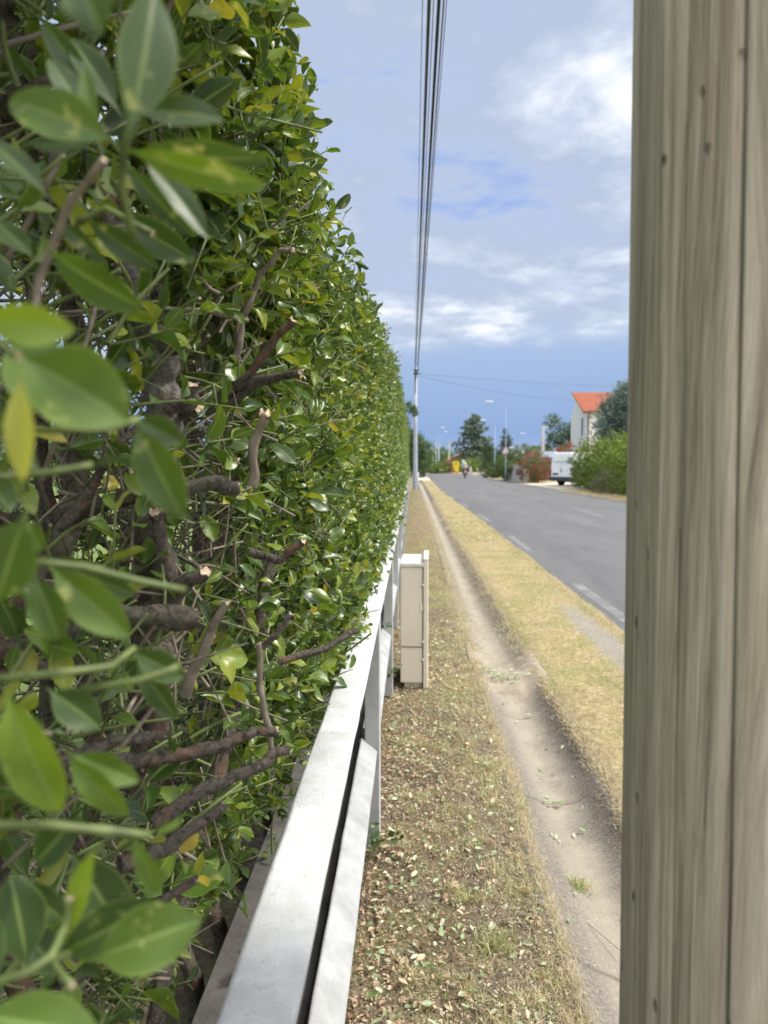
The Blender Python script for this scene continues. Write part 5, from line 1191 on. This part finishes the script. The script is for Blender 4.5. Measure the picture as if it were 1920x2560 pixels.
def skinned(name, verts, edges, radii, mat, parent, root=0, lv=2):
    me = bpy.data.meshes.new(name); me.from_pydata(verts, edges, []); o = bpy.data.objects.new(name, me); link(o, parent); me.materials.append(mat)
    sk = o.modifiers.new('skin', 'SKIN'); sk.use_smooth_shade = True
    for i, r in enumerate(radii):
        me.skin_vertices[0].data[i].radius = (r, r) if isinstance(r, (int, float)) else r
    me.skin_vertices[0].data[root].use_root = True
    sb = o.modifiers.new('sub', 'SUBSURF'); sb.levels = lv; sb.render_levels = lv; return o
pr = thing('person', 'person in a grey jacket and cream helmet riding the motorcycle', 'person', (MX, MY, .035), R(-3))
Vb = [(0, .12, .95), (0, .18, 1.12), (0, .27, 1.30), (0, .32, 1.40), (0, .36, 1.48)]; Eb = [(0, 1), (1, 2), (2, 3), (3, 4)]; Rb = [(.17, .13), (.16, .12), (.19, .12), (.08, .07), (.09, .09)]
for s_ in (-1, 1):
    b0 = len(Vb); Vb += [(s_*.19, .30, 1.31), (s_*.30, .52, 1.14), (s_*.33, .80, 1.05), (s_*.34, .93, 1.04)]; Rb += [.065, .05, .038, .035]; Eb += [(2, b0), (b0, b0+1), (b0+1, b0+2), (b0+2, b0+3)]
    b0 = len(Vb); Vb += [(s_*.12, .14, .90), (s_*.23, .58, .80), (s_*.22, .42, .42), (s_*.23, .56, .36)]; Rb += [.10, .07, .05, .04]; Eb += [(0, b0), (b0, b0+1), (b0+1, b0+2), (b0+2, b0+3)]
skinned('body', Vb, Eb, Rb, M_SKIN, pr)
Vj = [v_ for v_ in Vb[:3]]+[(0, .30, 1.38)]; Ej = [(0, 1), (1, 2), (2, 3)]; Rj = [(.185, .145), (.18, .14), (.21, .14), (.10, .09)]
for s_ in (-1, 1):
    b0 = len(Vj); Vj += [(s_*.19, .30, 1.31), (s_*.30, .52, 1.14), (s_*.33, .78, 1.055)]; Rj += [.08, .065, .05]; Ej += [(2, b0), (b0, b0+1), (b0+1, b0+2)]
skinned('jacket', Vj, Ej, Rj, M_SHIRT, pr)
Vt = [(0, .12, .93)]; Et = []; Rt = [(.18, .14)]
for s_ in (-1, 1):
    b0 = len(Vt); Vt += [(s_*.12, .14, .90), (s_*.23, .58, .80), (s_*.22, .42, .42)]; Rt += [.115, .085, .065]; Et += [(0, b0), (b0, b0+1), (b0+1, b0+2)]
skinned('trousers', Vt, Et, Rt, M_JEANS, pr)
for s_ in (-1, 1):
    mb = MB(); mb.prism([(.34, .28), (.62, .28), (.64, .34), (.50, .42), (.36, .46)], s_*.22-.045, s_*.22+.045, 0, 'x'); mb.build('boot', M_TYRE, pr, .02)
    mb = MB(); mb.sphere((s_*.34, .95, 1.04), (.045, .05, .035), 10, 6); mb.build('glove', M_TYRE, pr)
mb = MB(); mb.sphere((0, .36, 1.52), (.135, .155, .145), 18, 12); hm = mb.build('helmet', M_HELM, pr)
mb = MB(); mb.prism([(.49, 1.46), (.53, 1.50), (.52, 1.57), (.47, 1.59)], -.09, .09, 0, 'x'); mb.build('visor', M_GLASS, hm)

# ------------------------------------------------------------------ grass and litter
def blades(x, y, h, lean, wd, tone, zoff=-.003):
    n = len(x); z = gh(x, y)+zoff; z = np.where((x > .455) & (x < .915) & (y < 64) & (y > -2), gutter_z(x)*(1-.55*fill_amt(y))+.010, z); a = rng.uniform(0, 6.28, n); ux, uy = np.cos(a), np.sin(a)
    la = rng.uniform(0, 6.28, n); lx, ly = np.cos(la)*lean, np.sin(la)*lean
    V = np.zeros((n, 5, 3)); w2 = wd/2
    V[:, 0] = np.stack([x-ux*w2, y-uy*w2, z], 1); V[:, 1] = np.stack([x+ux*w2, y+uy*w2, z], 1)
    mx, my, mz = x+lx*h*.35, y+ly*h*.35, z+h*.62*(1-.25*lean)
    V[:, 2] = np.stack([mx+ux*w2*.8, my+uy*w2*.8, mz], 1); V[:, 3] = np.stack([mx-ux*w2*.8, my-uy*w2*.8, mz], 1)
    V[:, 4] = np.stack([x+lx*h, y+ly*h, z+h*(1-.5*lean)], 1)
    b0 = (np.arange(n)*5)[:, None]
    return V.reshape(-1, 3), [b0+np.array([[0, 1, 2, 3]]), b0+np.array([[3, 2, 4]])], np.repeat(tone, 5)
M_GRASS = leaf_mat('verge grass', [(0, (.13, .10, .07)), (.25, (.32, .265, .18)), (.5, (.58, .50, .34)), (.68, (.64, .57, .34)), (.8, (.33, .36, .13)), (1, (.14, .21, .06))], .7, .25, False)
def grass_obj(name, label, sets):
    Vs, Q, Tt, A = [], [], [], []; off = 0
    for V, F, t in sets: Vs.append(V); Q.append(F[0]+off); Tt.append(F[1]+off); A.append(t); off += len(V)
    o = mesh_np(name, np.concatenate(Vs), [np.concatenate(Q), np.concatenate(Tt)], M_GRASS, attrs={'tone': np.concatenate(A)})
    return tag(o, label, 'grass', None, 'stuff')
def tone_left(x, y, n):
    g = vnoise(x*5, y*3, 61); t = rng.beta(2, 2.2, n)*.55
    toward = np.clip((x-.1)/.35, 0, 1)
    t = t*.85+.22*toward; isg = rng.random(n) < (.04+.38*np.clip((g-.5)*3, 0, 1)); return np.clip(np.where(isg, rng.uniform(.7, 1, n), t), 0, 1)
def tone_right(x, y, n):
    g = vnoise(x*3, y*1.6, 63)*.6+vnoise(x*9, y*6, 64)*.4; isg = rng.random(n) < (.06+.75*np.clip((g-.5)*5, 0, 1))
    return np.clip(np.where(isg, rng.uniform(.68, .95, n), rng.uniform(.25, .68, n)), 0, 1)
S = []
n = 85000; x = rng.uniform(-.19, .48, n); y = 1.6+rng.random(n)**1.4*6; keep_ = rng.random(n) < .35+.65*(vnoise(x*9, y*9, 71)); x, y = x[keep_], y[keep_]; n = len(x)
S.append(blades(x, y, rng.uniform(.012, .042, n), rng.uniform(.5, 1.7, n), rng.uniform(.0014, .0030, n), tone_left(x, y, n)))
# green tufts
for k in range(120):
    cx, cy = random.uniform(-.08, .47), 1.9+random.random()**1.3*5; m_ = 90; rr = random.uniform(.012, .035)
    if 4.9 < cy < 5.6 and cx < .13: continue
    x = cx+rng.normal(0, rr, m_); y = cy+rng.normal(0, rr, m_)
    S.append(blades(x, y, rng.uniform(.02, .055, m_), rng.uniform(.3, 1.3, m_), rng.uniform(.0016, .0028, m_), np.clip(rng.normal(.70, .12, m_), 0, 1)))
n = 14000; x = .455+rng.normal(0, .03, n); y = 1.6+rng.random(n)**1.4*9
S.append(blades(x, y, rng.uniform(.012, .045, n), rng.uniform(.3, 1.3, n), rng.uniform(.0014, .0026, n), np.clip(rng.normal(.55, .13, n), 0, 1)))
n = 9000; x = rng.uniform(-.12, .48, n); y = rng.uniform(7.4, 44, n)
S.append(blades(x, y, rng.uniform(.02, .045, n), rng.uniform(.3, 1.4, n), rng.uniform(.004, .009, n), tone_left(x, y, n)))
n = 22000; y = 3.2+rng.random(n)**1.2*28; x = .465+np.abs(rng.normal(0, .075, n))*np.clip((y-4)/3, .35, 1)
S.append(blades(x, y, rng.uniform(.015, .04, n), rng.uniform(.5, 1.5, n), rng.uniform(.002, .005, n), tone_left(x, y, n)))
grass_obj('grass', 'dry mown grass between the white fence and the gutter', S)
S = []
n = 60000; y = 3.0+rng.random(n)**1.35*12; x = rng.uniform(.90, 1, n)*0+rng.uniform(.91, 1.9, n); bare = np.exp(-((x-1.62)/.16)**2-((y-6.5)/1.6)**2); kp = (rng.random(n) > bare*.85) & (rng.random(n) < .25+1.1*vnoise(x*5, y*3, 65)); x, y = x[kp], y[kp]; n = len(x)
S.append(blades(x, y, rng.uniform(.012, .038, n), rng.uniform(.3, 1.4, n), rng.uniform(.0016, .0034, n), tone_right(x, y, n)))
n = 7000; y = 2.6+rng.random(n)**1.3*12; x = .925+rng.normal(0, .02, n)
S.append(blades(x, y, rng.uniform(.02, .06, n), rng.uniform(.4, 1.3, n), rng.uniform(.0018, .003, n), tone_right(x, y, n)))
n = 22000; y = 14.5+rng.random(n)**1.3*48; x = rng.uniform(.92, 1.88, n); x = np.minimum(x, edgeL(y)+.03)
S.append(blades(x, y, rng.uniform(.03, .06, n), rng.uniform(.3, 1.4, n), rng.uniform(.006, .014, n), tone_right(x, y, n)))
n = 6000; y = 2.5+rng.random(n)**1.2*20; x = edgeL(y)+rng.normal(-.01, .035, n)
S.append(blades(x, y, rng.uniform(.02, .05, n), rng.uniform(.4, 1.4, n), rng.uniform(.002, .006, n), tone_right(x, y, n), .01))
n = 20000; y = 3.0+rng.random(n)**1.2*28; x = .91-np.abs(rng.normal(0, .07, n))*np.clip((y-4)/3, .35, 1)
S.append(blades(x, y, rng.uniform(.02, .05, n), rng.uniform(.5, 1.5, n), rng.uniform(.002, .005, n), tone_right(x, y, n)*.8))
grass_obj('grass', 'blond dry grass strip between the gutter and the road', S)
n = 14000; y = rng.uniform(14, 88, n); x = edgeR(y)+rng.uniform(-.05, 1.3, n); kp = ~((y > 45) & (y < 59.5)); x, y = x[kp], y[kp]; n = len(x)
grass_obj('grass', 'narrow dry grass verge at the far side of the road', [blades(x, y, rng.uniform(.04, .12, n), rng.uniform(.3, 1.3, n), rng.uniform(.012, .03, n), rng.uniform(.4, .75, n), .0)])
n = 6000; y = rng.uniform(60, 92, n); x = rng.uniform(-.6, .9, n)
grass_obj('grass', 'scrubby brown grass at the foot of the dark evergreen', [blades(x, y, rng.uniform(.05, .16, n), rng.uniform(.3, 1.3, n), rng.uniform(.012, .03, n), rng.uniform(.1, .6, n), .0)])

M_LIT = leaf_mat('fallen leaf', [(0, (.24, .11, .06)), (.2, (.50, .34, .22)), (.4, (.66, .54, .38)), (.58, (.60, .62, .46)), (.76, (.42, .50, .32)), (1, (.16, .25, .07))], .6, .2)
def litter(x, y, ll, tone, z=None, T=TN, S_=SN, up=.5):
    n = len(x); z = gh(x, y)+rng.uniform(.006, .022, n) if z is None else z
    a = rng.uniform(0, 6.28, n); d = np.stack([np.cos(a), np.sin(a), rng.normal(0, .25, n)], 1)
    nn = np.array([0, 0, 1.])+rng.normal(0, up, (n, 3))
    return leaves(np.stack([x, y, z], 1), d, nn, ll, ll*rng.uniform(.4, .62, n), rng.uniform(-.4, .6, n), rng.uniform(0, .7, n), tone, T, S_, .06)
P_ = []
n = 1900; y = 1.7+rng.random(n)**1.25*5.5; x = -.12+.57*rng.random(n)**1.7
P_.append(litter(x, y, rng.uniform(.014, .040, n), rng.random(n)))
n = 5200; y = 1.7+rng.random(n)**1.3*6.5; x = -.11+.58*rng.random(n)**1.1
P_.append(litter(x, y, rng.uniform(.005, .014, n), rng.uniform(.25, .72, n), T=TM, S_=SM))
n = 5200; y = 1.7+rng.random(n)**1.2*6; x = -.16+.34*rng.random(n)**1.8
P_.append(litter(x, y, rng.uniform(.006, .022, n), rng.uniform(.0, .42, n), T=TM, S_=SM))
n = 60; y = rng.uniform(2.0, 8, n); x = rng.uniform(.5, .86, n)
P_.append(litter(x, y, rng.uniform(.018, .036, n), rng.uniform(.5, 1, n), gutter_z(x)+.018))
n = 1800; y = 1.9+rng.random(n)*7; x = rng.uniform(.46, .9, n)
P_.append(litter(x, y, rng.uniform(.003, .007, n), rng.uniform(.35, .6, n), gutter_z(x)*(1-.55*fill_amt(y))+.018, T=TM, S_=SM))
n = 170; y = rng.normal(5.33, .07, n); x = rng.normal(.63, .09, n)
P_.append(litter(x, y, rng.uniform(.014, .032, n), rng.uniform(.55, 1, n), gutter_z(x)+.075+rng.uniform(0, .02, n)))
n = 2600; y = 2.8+rng.random(n)**1.2*9; x = rng.uniform(.92, 1.85, n)
P_.append(litter(x, y, rng.uniform(.006, .018, n), rng.uniform(.25, .8, n), T=TM, S_=SM))
o = leaf_mesh('fallen_leaves', P_, M_LIT, None); tag(o, 'clipped and fallen leaves scattered over the verge and gutter', 'fallen leaves', None, 'stuff')
# tuft in the gutter and its broken sprig
def tuft(label, cx, cy, m_, rr, hgt, z0):
    t = thing('grass_tuft', label, 'grass tuft', (cx, cy, z0))
    x = rng.normal(0, rr, m_); y = rng.normal(0, rr, m_); V, F, a = blades(x+cx, y+cy, rng.uniform(hgt*.5, hgt, m_), rng.uniform(.4, 1.3, m_), rng.uniform(.0016, .003, m_), np.clip(rng.normal(.8, .12, m_), 0, 1))
    V = V-np.array([cx, cy, 0]); V[:, 2] -= gutter_z(cx)*(1-.55*fill_amt(cy))+.010 if .455 < cx < .915 else gh(np.array([cx]), np.array([cy]))[0]
    mesh_np('blades', V, F, M_GRASS, t, attrs={'tone': a})
tuft('green grass tuft growing in the middle of the gutter', P(1452, 2165, 2.75)[0], 2.75, 150, .02, .07, -.075)
tuft('green tuft of grass at the left side of the near verge', .10, 3.35, 110, .02, .06, .0)
tuft('grassy clump at the near end of the verge beside the gutter', .27, 2.30, 220, .03, .06, .0)
tuft('broad leaved green weed clump low by the verge', .18, 2.55, 120, .022, .05, .0)
sp_ = thing('leaf_sprig', 'fresh green broken sprig lying in the gutter', 'sprig', (.655, 3.42, -.06))
leaf_mesh('foliage', [leaves(np.array([[0, 0, .01], [.01, 0, .01], [-.02, .01, .01], [.02, -.01, .015], [0, .01, .01]]), np.array([[1, .2, .3], [.7, -.6, .3], [-1, .2, .3], [.9, .6, .2], [-.6, -.6, .3]]), np.array([[0, 0, 1.]]*5)+rng.normal(0, .3, (5, 3)), np.full(5, .036), .018, .3, .4, np.array([.85, .9, .8, .95, .85]))], M_LIT, sp_)
mb = MB(); mb.tube([(-.05, .03, .005), (0, 0, .012), (.02, -.01, .012)], .0015, 6); mb.build('stem', M_TWIG, sp_)
mb = MB(); mb.tube([(0, 0, 0), (.05, .13, .02), (.11, .24, .05), (.15, .30, .03)], .0022, 6); o = mb.build('fallen_twig', M_TWIGB); o.location = (-.06, 4.50, .01); tag(o, 'thin bare twig lying in front of the meter box', 'twig')
mb = MB(); mb.tube([(0, 0, 0), (.01, -.09, 0), (.05, -.2, .012), (.09, -.3, .02)], .0012, 6); o = mb.build('fallen_twig', M_TWIGB); o.location = (.585, 2.62, -.06); tag(o, 'thin curved stalk lying in the gutter below the tuft', 'twig')
print('verts', sum(len(o.data.vertices) for o in bpy.data.objects if o.type == 'MESH'))
